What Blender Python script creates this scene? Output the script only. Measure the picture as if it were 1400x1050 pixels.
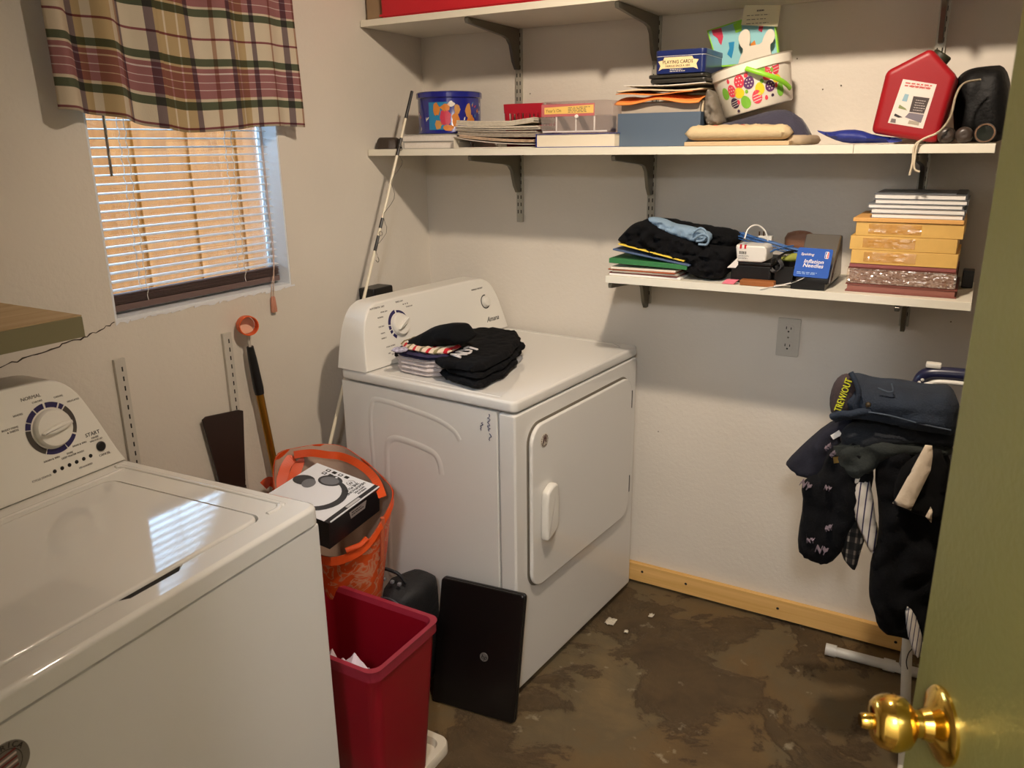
import bpy, bmesh, math, random
from mathutils import Vector, Matrix, noise
from mathutils.geometry import delaunay_2d_cdt

for _o in list(bpy.data.objects):
    bpy.data.objects.remove(_o)
SC = bpy.context.scene
COL = SC.collection
PI = math.pi

# ---------------------------------------------------------------- camera
YAW, PITCH, ROLL = -0.5257, 0.2909, -0.0117
cam_data = bpy.data.cameras.new('camera')
cam = bpy.data.objects.new('camera', cam_data)
COL.objects.link(cam)
_f = Vector((math.sin(YAW) * math.cos(PITCH), math.cos(YAW) * math.cos(PITCH), -math.sin(PITCH)))
_r = Vector((math.cos(YAW), -math.sin(YAW), 0))
_u = _r.cross(_f)
_r2 = _r * math.cos(ROLL) + _u * math.sin(ROLL)
_u2 = -_r * math.sin(ROLL) + _u * math.cos(ROLL)
cam.matrix_world = Matrix(((_r2.x, _u2.x, -_f.x, 1.818), (_r2.y, _u2.y, -_f.y, -2.5137), (_r2.z, _u2.z, -_f.z, 1.5618), (0, 0, 0, 1)))
cam_data.sensor_width = 36.0
cam_data.lens = 36.0 * 1091.5 / 1400.0
cam_data.clip_start = 0.02
cam_data.dof.use_dof = True
cam_data.dof.focus_distance = 2.5
cam_data.dof.aperture_fstop = 11.0
SC.camera = cam

# ---------------------------------------------------------------- world, light, exposure
SKY = (0.44, 0.70, 1.0)
SKY_STRENGTH = 15.0
BULB_W = 90.0
BULB_AIM = (1.08, 0.3, 0.45)
HALL_FILL_W = 78.0
HALL_FILL_COLOR = (0.93, 0.95, 1.0)
HALL_FILL_AT = (2.0, -3.25, 2.25)
BULB_COLOR = (1.0, 0.83, 0.66)
BULB_AT = (1.42, -1.27, 2.35)
SC.view_settings.view_transform = 'Standard'
SC.view_settings.look = 'None'
SC.view_settings.gamma = 1.0
SC.view_settings.use_curve_mapping = False
SC.view_settings.exposure = 0.0
world = bpy.data.worlds.new('sky')
SC.world = world
world.use_nodes = True
_bg = world.node_tree.nodes['Background']
_bg.inputs[0].default_value = (*SKY, 1)
_bg.inputs[1].default_value = SKY_STRENGTH


def portal(name, loc, rot, sx, sy):
    l = bpy.data.lights.new(name, 'AREA')
    l.shape = 'RECTANGLE'
    l.size, l.size_y = sx, sy
    l.cycles.is_portal = True
    o = bpy.data.objects.new(name, l)
    o.location, o.rotation_euler = loc, rot
    COL.objects.link(o)


portal('window_portal', (-0.085, -1.03, 1.57), (0, -PI / 2, 0), 0.84, 0.60)


# ---------------------------------------------------------------- materials
def lin(c):
    return tuple((x / 255 / 12.92) if x / 255 <= 0.04045 else ((x / 255 + 0.055) / 1.055) ** 2.4 for x in c)


MATS = {}


def mat(name, col, rough=0.5, metal=0.0, bump=0.0, bscale=60.0, var=0.0, vscale=8.0, spec=0.5, coat=0.0, sheen=0.0, emit=0.0):
    if name in MATS:
        return MATS[name]
    m = bpy.data.materials.new(name)
    m.use_nodes = True
    nt = m.node_tree
    b = nt.nodes['Principled BSDF']
    c = (*lin(col), 1)
    b.inputs['Base Color'].default_value = c
    b.inputs['Roughness'].default_value = rough
    b.inputs['Metallic'].default_value = metal
    b.inputs['Specular IOR Level'].default_value = spec
    b.inputs['Coat Weight'].default_value = coat
    b.inputs['Sheen Weight'].default_value = sheen
    if emit:
        b.inputs['Emission Color'].default_value = c
        b.inputs['Emission Strength'].default_value = emit
    if var or bump:
        tc = nt.nodes.new('ShaderNodeTexCoord')
    if var:
        n = nt.nodes.new('ShaderNodeTexNoise')
        n.inputs['Scale'].default_value = vscale
        n.inputs['Detail'].default_value = 4
        nt.links.new(tc.outputs['Object'], n.inputs['Vector'])
        r = nt.nodes.new('ShaderNodeValToRGB')
        r.color_ramp.elements[0].position = 0.3
        r.color_ramp.elements[1].position = 0.7
        r.color_ramp.elements[0].color = tuple(x * (1 - var) for x in c[:3]) + (1,)
        r.color_ramp.elements[1].color = tuple(min(1, x * (1 + var)) for x in c[:3]) + (1,)
        nt.links.new(n.outputs['Fac'], r.inputs['Fac'])
        nt.links.new(r.outputs['Color'], b.inputs['Base Color'])
    if bump:
        n2 = nt.nodes.new('ShaderNodeTexNoise')
        n2.inputs['Scale'].default_value = bscale
        n2.inputs['Detail'].default_value = 3
        nt.links.new(tc.outputs['Object'], n2.inputs['Vector'])
        bp = nt.nodes.new('ShaderNodeBump')
        bp.inputs['Strength'].default_value = bump
        bp.inputs['Distance'].default_value = 0.004
        nt.links.new(n2.outputs['Fac'], bp.inputs['Height'])
        nt.links.new(bp.outputs['Normal'], b.inputs['Normal'])
    MATS[name] = m
    return m


def clear_mat(name, col=(255, 255, 255), gloss=0.12, tint=0.9, rough=0.05, milk=0.35):
    m = bpy.data.materials.new(name)
    m.use_nodes = True
    nt = m.node_tree
    nt.nodes.remove(nt.nodes['Principled BSDF'])
    out = nt.nodes['Material Output']
    t = nt.nodes.new('ShaderNodeBsdfTransparent')
    t.inputs['Color'].default_value = (*[x * tint for x in lin(col)], 1)
    g = nt.nodes.new('ShaderNodeBsdfGlossy')
    g.inputs['Roughness'].default_value = rough
    d = nt.nodes.new('ShaderNodeBsdfDiffuse')
    d.inputs['Color'].default_value = (*lin(col), 1)
    mx = nt.nodes.new('ShaderNodeMixShader')
    mx.inputs[0].default_value = milk
    nt.links.new(g.outputs[0], mx.inputs[1])
    nt.links.new(d.outputs[0], mx.inputs[2])
    m2 = nt.nodes.new('ShaderNodeMixShader')
    m2.inputs[0].default_value = gloss
    nt.links.new(t.outputs[0], m2.inputs[1])
    nt.links.new(mx.outputs[0], m2.inputs[2])
    nt.links.new(m2.outputs[0], out.inputs['Surface'])
    return m


def glass_mat(name):
    m = bpy.data.materials.new(name)
    m.use_nodes = True
    nt = m.node_tree
    nt.nodes.remove(nt.nodes['Principled BSDF'])
    out = nt.nodes['Material Output']
    t = nt.nodes.new('ShaderNodeBsdfTransparent')
    g = nt.nodes.new('ShaderNodeBsdfGlossy')
    g.inputs['Roughness'].default_value = 0.0
    fr = nt.nodes.new('ShaderNodeFresnel')
    fr.inputs['IOR'].default_value = 1.45
    mx = nt.nodes.new('ShaderNodeMixShader')
    nt.links.new(fr.outputs[0], mx.inputs[0])
    nt.links.new(t.outputs[0], mx.inputs[1])
    nt.links.new(g.outputs[0], mx.inputs[2])
    nt.links.new(mx.outputs[0], out.inputs['Surface'])
    return m


def ramp_const(nt, stops):
    r = nt.nodes.new('ShaderNodeValToRGB')
    r.color_ramp.interpolation = 'CONSTANT'
    e = r.color_ramp.elements
    while len(e) > 1:
        e.remove(e[0])
    e[0].position = stops[0][0]
    e[0].color = (*lin(stops[0][1]), 1)
    for p, c in stops[1:]:
        x = e.new(p)
        x.color = (*lin(c), 1)
    return r


def stripe_mat(name, stops_u, stops_v=None, rep_u=1.0, rep_v=1.0, rough=0.9, bump=0.3, translucent=0.0):
    """woven stripes along UV; stops are (position, sRGB) with constant steps; u and v multiply"""
    m = bpy.data.materials.new(name)
    m.use_nodes = True
    nt = m.node_tree
    b = nt.nodes['Principled BSDF']
    b.inputs['Roughness'].default_value = rough
    uv = nt.nodes.new('ShaderNodeUVMap')
    uv.uv_map = 'UVMap'
    sep = nt.nodes.new('ShaderNodeSeparateXYZ')
    nt.links.new(uv.outputs[0], sep.inputs[0])

    def chan(i, rep, stops):
        a = nt.nodes.new('ShaderNodeMath')
        a.operation = 'MULTIPLY'
        a.inputs[1].default_value = rep
        nt.links.new(sep.outputs[i], a.inputs[0])
        f = nt.nodes.new('ShaderNodeMath')
        f.operation = 'FRACT'
        nt.links.new(a.outputs[0], f.inputs[0])
        r = ramp_const(nt, stops)
        nt.links.new(f.outputs[0], r.inputs['Fac'])
        return r
    ru = chan(0, rep_u, stops_u)
    src = ru.outputs['Color']
    if stops_v:
        rv = chan(1, rep_v, stops_v)
        mx = nt.nodes.new('ShaderNodeMix')
        mx.data_type = 'RGBA'
        mx.blend_type = 'MULTIPLY'
        mx.inputs[0].default_value = 1.0
        nt.links.new(rv.outputs['Color'], mx.inputs[6])
        nt.links.new(ru.outputs['Color'], mx.inputs[7])
        src = mx.outputs[2]
    nt.links.new(src, b.inputs['Base Color'])
    w = nt.nodes.new('ShaderNodeTexNoise')
    w.inputs['Scale'].default_value = 400
    bp = nt.nodes.new('ShaderNodeBump')
    bp.inputs['Strength'].default_value = bump
    bp.inputs['Distance'].default_value = 0.002
    tc = nt.nodes.new('ShaderNodeTexCoord')
    nt.links.new(tc.outputs['Object'], w.inputs['Vector'])
    nt.links.new(w.outputs['Fac'], bp.inputs['Height'])
    nt.links.new(bp.outputs['Normal'], b.inputs['Normal'])
    if translucent:
        tr = nt.nodes.new('ShaderNodeBsdfTranslucent')
        nt.links.new(src, tr.inputs['Color'])
        ms = nt.nodes.new('ShaderNodeMixShader')
        ms.inputs[0].default_value = translucent
        nt.links.new(b.outputs[0], ms.inputs[1])
        nt.links.new(tr.outputs[0], ms.inputs[2])
        nt.links.new(ms.outputs[0], nt.nodes['Material Output'].inputs['Surface'])
    return m


def wall_mat(name, col, bump=0.25):
    m = mat(name, col, rough=0.75, var=0.045, vscale=1.7, bump=bump, bscale=90)
    return m


# ---------------------------------------------------------------- mesh helpers
BASE = {}
LOCAL = set()


def link(o, parent=None):
    COL.objects.link(o)
    if parent is not None:
        o.parent = parent
        if parent not in LOCAL and parent in BASE:
            o.matrix_parent_inverse = BASE[parent].inverted()
    return o


def tag(o, label, cat, group=None):
    o['label'] = label
    o['category'] = cat
    if group:
        o['group'] = group
    return o


def struct(o):
    o['kind'] = 'structure'
    return o


def thing(name, label, cat, loc=(0, 0, 0), rotz=0.0, group=None, local=False, rot=None):
    o = bpy.data.objects.new(name, None)
    o.empty_display_size = 0.05
    o.location = loc
    o.rotation_euler = rot if rot else (0, 0, rotz)
    COL.objects.link(o)
    BASE[o] = Matrix.Translation(loc) @ o.rotation_euler.to_matrix().to_4x4()
    if local:
        LOCAL.add(o)
    if cat:
        tag(o, label, cat, group)
    return o


def finish(name, me, m, parent=None, angle=35, smooth=True):
    if smooth:
        for p in me.polygons:
            p.use_smooth = True
        me.set_sharp_from_angle(angle=math.radians(angle))
    if m is not None:
        for k in (m if isinstance(m, (list, tuple)) else [m]):
            me.materials.append(k)
    o = bpy.data.objects.new(name, me)
    if parent is None and me.vertices:
        xs = [v.co.x for v in me.vertices]
        ys = [v.co.y for v in me.vertices]
        zs = [v.co.z for v in me.vertices]
        c = Vector(((min(xs) + max(xs)) / 2, (min(ys) + max(ys)) / 2, min(zs)))
        me.transform(Matrix.Translation(-c))
        o.location = c
        BASE[o] = Matrix.Translation(c)
    link(o, parent)
    return o


class MB:
    def __init__(s):
        s.v, s.f, s.mi, s.uv = [], [], [], None
        s.hard = False

    def add(s, vs, fs, mi=0):
        k = len(s.v)
        s.v += [Vector(p) for p in vs]
        s.f += [tuple(i + k for i in f) for f in fs]
        s.mi += [mi] * len(fs)
        return s

    def box(s, a, b, M=None, mi=0):
        x0, y0, z0 = a
        x1, y1, z1 = b
        vs = [Vector(p) for p in ((x0, y0, z0), (x1, y0, z0), (x1, y1, z0), (x0, y1, z0), (x0, y0, z1), (x1, y0, z1), (x1, y1, z1), (x0, y1, z1))]
        if M:
            vs = [M @ p for p in vs]
        return s.add(vs, [(0, 3, 2, 1), (4, 5, 6, 7), (0, 1, 5, 4), (1, 2, 6, 5), (2, 3, 7, 6), (3, 0, 4, 7)], mi)

    def prism(s, out, o=(0, 0, 0), U=(1, 0, 0), V=(0, 1, 0), N=(0, 0, 1), h=0.01, bev=0.0, mi=0):
        o, U, V, N = Vector(o), Vector(U), Vector(V), Vector(N)
        s.hard = bev > 0
        if area2(out) < 0:
            out = out[::-1]
        ins = offset(out, bev) if bev else out
        mid = offset(out, bev * 0.3) if bev else out
        rings = [(ins, 0), (mid, bev * 0.3), (out, bev), (out, h - bev), (mid, h - bev * 0.3), (ins, h)] if bev else [(out, 0), (out, h)]
        n = len(out)
        vs, fs = [], []
        for ring, z in rings:
            vs += [o + U * p[0] + V * p[1] + N * z for p in ring]
        for k in range(len(rings) - 1):
            for i in range(n):
                j = (i + 1) % n
                fs.append((k * n + i, k * n + j, (k + 1) * n + j, (k + 1) * n + i))
        fs.append(tuple(range(n - 1, -1, -1)))
        k = (len(rings) - 1) * n
        fs.append(tuple(range(k, k + n)))
        if U.cross(V).dot(N) < 0:
            fs = [f[::-1] for f in fs]
        return s.add(vs, fs, mi)

    def lathe(s, prof, o=(0, 0, 0), A=(0, 0, 1), seg=32, mi=0, a0=0.0, a1=2 * PI, cap=True):
        """prof: (radius, height) pairs along axis A"""
        o, A = Vector(o), Vector(A).normalized()
        X = A.orthogonal().normalized()
        Y = A.cross(X)
        full = abs(a1 - a0 - 2 * PI) < 1e-6
        cols = seg if full else seg + 1
        vs, fs = [], []
        for r, h in prof:
            for i in range(cols):
                t = a0 + (a1 - a0) * i / seg
                vs.append(o + A * h + (X * math.cos(t) + Y * math.sin(t)) * r)
        for k in range(len(prof) - 1):
            for i in range(seg):
                j = (i + 1) % cols
                fs.append((k * cols + i, k * cols + j, (k + 1) * cols + j, (k + 1) * cols + i))
        if full and cap:
            if prof[0][0] > 1e-5:
                fs.append(tuple(range(cols - 1, -1, -1)))
            if prof[-1][0] > 1e-5:
                q = (len(prof) - 1) * cols
                fs.append(tuple(range(q, q + cols)))
        return s.add(vs, fs, mi)

    def tube(s, pts, r, seg=8, mi=0, closed=False, smooth_n=0, flat=1.0, nrm=None):
        pts = [Vector(p) for p in pts]
        if smooth_n:
            pts = catmull(pts, smooth_n, closed)
        n = len(pts)
        rr_ = r if isinstance(r, (list, tuple)) else [r] * n
        if len(rr_) != n:
            rr_ = [rr_[0] + (rr_[-1] - rr_[0]) * i / (n - 1) for i in range(n)]
        vs, fs = [], []
        prev = None
        for i, p in enumerate(pts):
            a = pts[i - 1] if (i or closed) else p
            b = pts[(i + 1) % n] if (i < n - 1 or closed) else p
            t = (b - a).normalized()
            if prev is None:
                X = t.orthogonal().normalized()
            else:
                X = (prev - t * prev.dot(t))
                X = X.normalized() if X.length > 1e-6 else t.orthogonal().normalized()
            if nrm is not None:
                Y = Vector(nrm)
                Y = (Y - t * Y.dot(t)).normalized()
                X = Y.cross(t)
            prev = X
            Y = t.cross(X)
            for k in range(seg):
                q = 2 * PI * k / seg
                vs.append(p + (X * math.cos(q) + Y * math.sin(q) * flat) * rr_[i])
        m = n if closed else n - 1
        for i in range(m):
            for k in range(seg):
                k2 = (k + 1) % seg
                i2 = (i + 1) % n
                fs.append((i * seg + k, i * seg + k2, i2 * seg + k2, i2 * seg + k))
        if not closed:
            fs.append(tuple(range(seg - 1, -1, -1)))
            fs.append(tuple(range((n - 1) * seg, n * seg)))
        return s.add(vs, fs, mi)

    def grid(s, fn, nu, nv, mi=0):
        """fn(u,v)->point, u,v in 0..1; keeps uv"""
        vs = [fn(i / nu, j / nv) for j in range(nv + 1) for i in range(nu + 1)]
        fs = [(j * (nu + 1) + i, j * (nu + 1) + i + 1, (j + 1) * (nu + 1) + i + 1, (j + 1) * (nu + 1) + i) for j in range(nv) for i in range(nu)]
        if s.uv is None:
            s.uv = []
        s.uv += [(i / nu, j / nv) for j in range(nv + 1) for i in range(nu + 1)]
        return s.add(vs, fs, mi)

    def mesh(s, name):
        me = bpy.data.meshes.new(name)
        me.from_pydata([tuple(v) for v in s.v], [], s.f)
        if any(s.mi):
            me.polygons.foreach_set('material_index', s.mi)
        if s.uv is not None and len(s.uv) == len(s.v):
            l = me.uv_layers.new(name='UVMap')
            for lp in me.loops:
                l.data[lp.index].uv = s.uv[lp.vertex_index]
        me.update()
        return me

    def build(s, name, m, parent=None, angle=35, bevel=0.0, seg=2, smooth=True):
        me = s.mesh(name)
        if bevel:
            bm = bmesh.new()
            bm.from_mesh(me)
            es = [e for e in bm.edges if len(e.link_faces) == 2 and e.calc_face_angle(0) > 0.5]
            bmesh.ops.bevel(bm, geom=es, offset=bevel, segments=seg, profile=0.6, affect='EDGES', clamp_overlap=True)
            bm.to_mesh(me)
            bm.free()
        o = finish(name, me, m, parent, angle, smooth)
        if smooth and (s.hard or bevel):
            wn = o.modifiers.new('weighted_normal', 'WEIGHTED_NORMAL')
            wn.weight = 100
            wn.keep_sharp = True
        return o


def area2(p):
    return sum(p[i][0] * p[(i + 1) % len(p)][1] - p[(i + 1) % len(p)][0] * p[i][1] for i in range(len(p)))


def offset(out, d):
    n = len(out)
    res = []
    for i in range(n):
        a, b, c = Vector(out[i - 1]), Vector(out[i]), Vector(out[(i + 1) % n])
        e1, e2 = (b - a), (c - b)
        if e1.length < 1e-9 or e2.length < 1e-9:
            res.append(tuple(b))
            continue
        n1 = Vector((-e1.y, e1.x)).normalized()
        n2 = Vector((-e2.y, e2.x)).normalized()
        m = n1 + n2
        if m.length < 1e-6:
            res.append(tuple(b))
            continue
        m.normalize()
        k = d / max(0.35, m.dot(n1))
        res.append(tuple(b + m * k))
    return res


def rr(x0, y0, x1, y1, r, n=5):
    out = []
    for cx, cy, a in ((x1 - r, y1 - r, 0), (x0 + r, y1 - r, 90), (x0 + r, y0 + r, 180), (x1 - r, y0 + r, 270)):
        for i in range(n + 1):
            t = math.radians(a + 90 * i / n)
            out.append((cx + r * math.cos(t), cy + r * math.sin(t)))
    return out


def catmull(pts, n=6, closed=False):
    pts = [Vector(p) for p in pts]
    out = []
    m = len(pts)
    for i in range(m if closed else m - 1):
        p0 = pts[i - 1] if (i or closed) else pts[i]
        p1, p2 = pts[i], pts[(i + 1) % m]
        p3 = pts[(i + 2) % m] if (i + 2 < m or closed) else p2
        for k in range(n):
            t = k / n
            out.append(0.5 * ((2 * p1) + (p2 - p0) * t + (2 * p0 - 5 * p1 + 4 * p2 - p3) * t * t + (3 * p1 - p0 - 3 * p2 + p3) * t ** 3))
    if not closed:
        out.append(pts[-1])
    return out


def chaikin(p, it=2):
    for _ in range(it):
        q = []
        for i in range(len(p)):
            a, b = p[i], p[(i + 1) % len(p)]
            q.append((a[0] * .75 + b[0] * .25, a[1] * .75 + b[1] * .25))
            q.append((a[0] * .25 + b[0] * .75, a[1] * .25 + b[1] * .75))
        p = q
    return p


def puff(out, o=(0, 0, 0), U=(1, 0, 0), V=(0, 0, 1), N=(0, -1, 0), up=0.03, dn=0.0, r=0.03, sp=0.012, wr=0.0, ws=25.0, wa=0.35, seed=0.0, smooth=2, sag=None):
    """soft closed body over an outline: cloth, cushions, bags. returns MB with uv"""
    o, U, V, N = Vector(o), Vector(U), Vector(V), Vector(N)
    p = chaikin(list(out), smooth) if smooth else list(out)
    if area2(p) < 0:
        p = p[::-1]
    b = []
    for i in range(len(p)):
        a, c = Vector(p[i]), Vector(p[(i + 1) % len(p)])
        k = max(1, int((c - a).length / sp + 0.5))
        for j in range(k):
            b.append(a + (c - a) * (j / k))
    nb = len(b)
    segs = [(b[i], b[(i + 1) % nb]) for i in range(nb)]

    def dist(q):
        d = 1e9
        for a, c in segs:
            e = c - a
            l = e.length_squared
            t = max(0, min(1, (q - a).dot(e) / l)) if l > 1e-12 else 0
            d = min(d, (q - a - e * t).length)
        return d

    def inside(q):
        c = False
        for a, d in segs:
            if (a.y > q.y) != (d.y > q.y) and q.x < (d.x - a.x) * (q.y - a.y) / (d.y - a.y) + a.x:
                c = not c
        return c
    xs, ys = [q.x for q in b], [q.y for q in b]
    rnd = random.Random(int(seed * 100) + 7)
    pts = list(b)
    y = min(ys) + sp * .5
    row = 0
    while y < max(ys):
        x = min(xs) + (sp * .5 if row % 2 else 0)
        while x < max(xs):
            q = Vector((x + rnd.uniform(-.15, .15) * sp, y + rnd.uniform(-.15, .15) * sp))
            if inside(q) and dist(q) > sp * .55:
                pts.append(q)
            x += sp
        y += sp * .87
        row += 1
    vs2, _, fs2, _, _, _ = delaunay_2d_cdt(pts, [(i, (i + 1) % nb) for i in range(nb)], [], 1, 1e-6)
    mb = MB()
    mb.uv = []
    top, bot = {}, {}
    x0, x1, y0, y1 = min(xs), max(xs), min(ys), max(ys)

    def h(d):
        t = min(1, d / r)
        return math.sqrt(max(0, 1 - (1 - t) ** 2))
    for i, q in enumerate(vs2):
        d = dist(q)
        P = o + U * q.x + V * q.y
        uv = ((q.x - x0) / (x1 - x0), (q.y - y0) / (y1 - y0))
        hh = h(d) if d > sp * .1 else 0
        w = 0
        if wr:
            w = wr * (noise.noise(Vector((q.x * ws, q.y * ws * wa, seed))) + .5 * noise.noise(Vector((q.x * ws * 1.7, q.y * ws * wa * 2.6, seed + 5)))) * max(hh, .15)
        s_ = sag(q) if sag else 0
        if hh == 0:
            top[i] = bot[i] = len(mb.v)
            mb.v.append(P + N * (w * .5 + s_))
            mb.uv.append(uv)
        else:
            top[i] = len(mb.v)
            mb.v.append(P + N * (up * hh + w + s_))
            mb.uv.append(uv)
            bot[i] = len(mb.v)
            mb.v.append(P + N * (-dn * hh + s_ - (0.0008 if dn == 0 else 0)))
            mb.uv.append(uv)
    flip = U.cross(V).dot(N) < 0
    for f in fs2:
        t = tuple(top[i] for i in f)
        u_ = tuple(bot[i] for i in f)[::-1]
        if flip:
            t, u_ = t[::-1], u_[::-1]
        mb.f += [t] + ([u_] if set(u_) != set(t) else [])
    mb.mi = [0] * len(mb.f)
    return mb


def bx(name, a, b, m, parent=None, bev=0.003, seg=2, M=None):
    return MB().box(a, b, M).build(name, m, parent, bevel=bev, seg=seg)


def text(s, size, m, parent, o, U, V, name='lettering', depth=0.0003, align='CENTER', shear=0.0, squash=1.0):
    c = bpy.data.curves.new('t', 'FONT')
    c.body = s
    c.size = size
    c.align_x = align
    c.align_y = 'CENTER'
    c.resolution_u = 2
    c.extrude = depth
    c.shear = shear
    t = bpy.data.objects.new('t', c)
    me = bpy.data.meshes.new_from_object(t)
    bpy.data.objects.remove(t)
    bpy.data.curves.remove(c)
    me.name = name
    me.materials.clear()
    U, V = Vector(U).normalized(), Vector(V)
    V = (V - U * V.dot(U)).normalized()
    N = U.cross(V)
    M = Matrix(((U.x * squash, V.x, N.x, o[0]), (U.y * squash, V.y, N.y, o[1]), (U.z * squash, V.z, N.z, o[2]), (0, 0, 0, 1)))
    me.transform(M)
    return finish(name, me, m, parent, smooth=False)


def rough_lines(mb, o, U, V, w, rows, pitch, th, rnd, depth=0.0003):
    """rows of tiny print strokes standing for unreadably small print"""
    o, U, V = Vector(o), Vector(U), Vector(V)
    N = U.cross(V)
    for k in range(rows):
        x = 0
        end = w * rnd.uniform(.7, 1)
        while x < end:
            l = rnd.uniform(.08, .2) * w
            l = min(l, end - x)
            a = o + U * x - V * (k * pitch)
            mb.add([a, a + U * l, a + U * l + V * th, a + V * th], [(0, 1, 2, 3)])
            for q in range(4):
                mb.v[-1 - q] = mb.v[-1 - q] + N * depth
            x += l + w * .04
    return mb


def along(out, o, U, V):
    o, U, V = Vector(o), Vector(U), Vector(V)
    return [o + U * p[0] + V * p[1] for p in out]


# ---------------------------------------------------------------- shared materials
M_WALL = wall_mat('wall_paint', (218, 210, 197))
M_CEIL = mat('ceiling_paint', (225, 220, 210), rough=.9)
M_ENAMEL = mat('white_enamel', (222, 219, 212), rough=.06, spec=.5)
M_ENAMEL2 = mat('white_plastic', (226, 222, 212), rough=.32)
M_TRIM = mat('white_trim', (225, 228, 230), rough=.5)
M_SHELF = mat('white_melamine', (232, 226, 208), rough=.42, var=.02, vscale=5)
M_STEEL = mat('grey_steel', (120, 116, 104), rough=.38, metal=.75)
M_SLOT = mat('slot_dark', (28, 24, 20), rough=.8)
M_BLACK = mat('black_plastic', (17, 16, 16), rough=.38)
M_INK = mat('black_ink', (25, 22, 24), rough=.6)
M_GREYINK = mat('grey_ink', (95, 88, 82), rough=.6)
M_NAVYINK = mat('navy_ink', (40, 32, 82), rough=.5)
M_WHITE = mat('white_paper', (235, 230, 222), rough=.8)
M_BLACKCLOTH = mat('black_cloth', (10, 10, 12), rough=.95, spec=.2, bump=.4, bscale=350, var=.25, vscale=9)


def floor_mat():
    m = bpy.data.materials.new('stained_concrete')
    m.use_nodes = True
    nt = m.node_tree
    b = nt.nodes['Principled BSDF']
    tc = nt.nodes.new('ShaderNodeTexCoord')

    def noise_(sc, det, dist=0.0, rough=.55):
        n = nt.nodes.new('ShaderNodeTexNoise')
        n.inputs['Scale'].default_value = sc
        n.inputs['Detail'].default_value = det
        n.inputs['Roughness'].default_value = rough
        n.inputs['Distortion'].default_value = dist
        nt.links.new(tc.outputs['Object'], n.inputs['Vector'])
        return n

    def ramp(n, stops):
        r = nt.nodes.new('ShaderNodeValToRGB')
        e = r.color_ramp.elements
        e[0].position, e[0].color = stops[0][0], (*lin(stops[0][1]), 1)
        e[1].position, e[1].color = stops[-1][0], (*lin(stops[-1][1]), 1)
        for p, c in stops[1:-1]:
            x = e.new(p)
            x.color = (*lin(c), 1)
        nt.links.new(n.outputs['Fac'], r.inputs['Fac'])
        return r

    def mix(a, b_, fac=None, mode='MIX', f=1.0):
        x = nt.nodes.new('ShaderNodeMix')
        x.data_type = 'RGBA'
        x.blend_type = mode
        x.inputs[0].default_value = f
        if fac is not None:
            nt.links.new(fac, x.inputs[0])
        nt.links.new(a, x.inputs[6])
        nt.links.new(b_, x.inputs[7])
        return x.outputs[2]
    big = noise_(2.0, 6, .3)
    base = ramp(big, [(.30, (80, 62, 36)), (.45, (104, 82, 48)), (.56, (96, 82, 56)), (.72, (124, 102, 66))])
    patch = noise_(3.1, 9, .35, .62)
    pr = ramp(patch, [(.44, (0, 0, 0)), (.51, (255, 255, 255)), (.9, (255, 255, 255))])
    dark = ramp(noise_(9, 5, .5), [(.3, (66, 50, 28)), (.7, (88, 70, 42))])
    c1 = mix(dark.outputs['Color'], base.outputs['Color'], pr.outputs['Color'])
    spots = ramp(noise_(15, 4, .2), [(.66, (0, 0, 0)), (.72, (200, 200, 200)), (1, (255, 255, 255))])
    pale = ramp(noise_(30, 3), [(.3, (140, 128, 102)), (.7, (164, 152, 126))])
    c2 = mix(c1, pale.outputs['Color'], spots.outputs['Color'])
    # rims of the worn patches: a dirt line with a shape of its own
    edge = ramp(patch, [(.455, (255, 255, 255)), (.482, (176, 160, 134)), (.5, (255, 255, 255)), (.9, (255, 255, 255))])
    c3 = mix(c2, edge.outputs['Color'], mode='MULTIPLY', f=.75)
    nt.links.new(c3, b.inputs['Base Color'])
    b.inputs['Roughness'].default_value = .78
    bp = nt.nodes.new('ShaderNodeBump')
    bp.inputs['Strength'].default_value = .55
    bp.inputs['Distance'].default_value = .012
    fine = noise_(5.5, 9, .8, .62)
    nt.links.new(fine.outputs['Fac'], bp.inputs['Height'])
    bp2 = nt.nodes.new('ShaderNodeBump')
    bp2.inputs['Strength'].default_value = .8
    bp2.inputs['Distance'].default_value = .006
    nt.links.new(pr.outputs['Color'], bp2.inputs['Height'])
    nt.links.new(bp.outputs['Normal'], bp2.inputs['Normal'])
    nt.links.new(bp2.outputs['Normal'], b.inputs['Normal'])
    return m


def wood_mat(name, c1, c2, axis='X', scale=3.0):
    m = bpy.data.materials.new(name)
    m.use_nodes = True
    nt = m.node_tree
    b = nt.nodes['Principled BSDF']
    b.inputs['Roughness'].default_value = .6
    b.inputs['Specular IOR Level'].default_value = .15
    tc = nt.nodes.new('ShaderNodeTexCoord')
    mp = nt.nodes.new('ShaderNodeMapping')
    s = {'X': (.6, 14, 14), 'Y': (14, .6, 14), 'Z': (14, 14, .6)}[axis]
    mp.inputs['Scale'].default_value = s
    nt.links.new(tc.outputs['Object'], mp.inputs['Vector'])
    n = nt.nodes.new('ShaderNodeTexNoise')
    n.inputs['Scale'].default_value = scale
    n.inputs['Detail'].default_value = 5
    n.inputs['Distortion'].default_value = .6
    nt.links.new(mp.outputs[0], n.inputs['Vector'])
    r = nt.nodes.new('ShaderNodeValToRGB')
    r.color_ramp.elements[0].position = .35
    r.color_ramp.elements[1].position = .68
    r.color_ramp.elements[0].color = (*lin(c1), 1)
    r.color_ramp.elements[1].color = (*lin(c2), 1)
    nt.links.new(n.outputs['Fac'], r.inputs['Fac'])
    nt.links.new(r.outputs['Color'], b.inputs['Base Color'])
    return m


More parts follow.
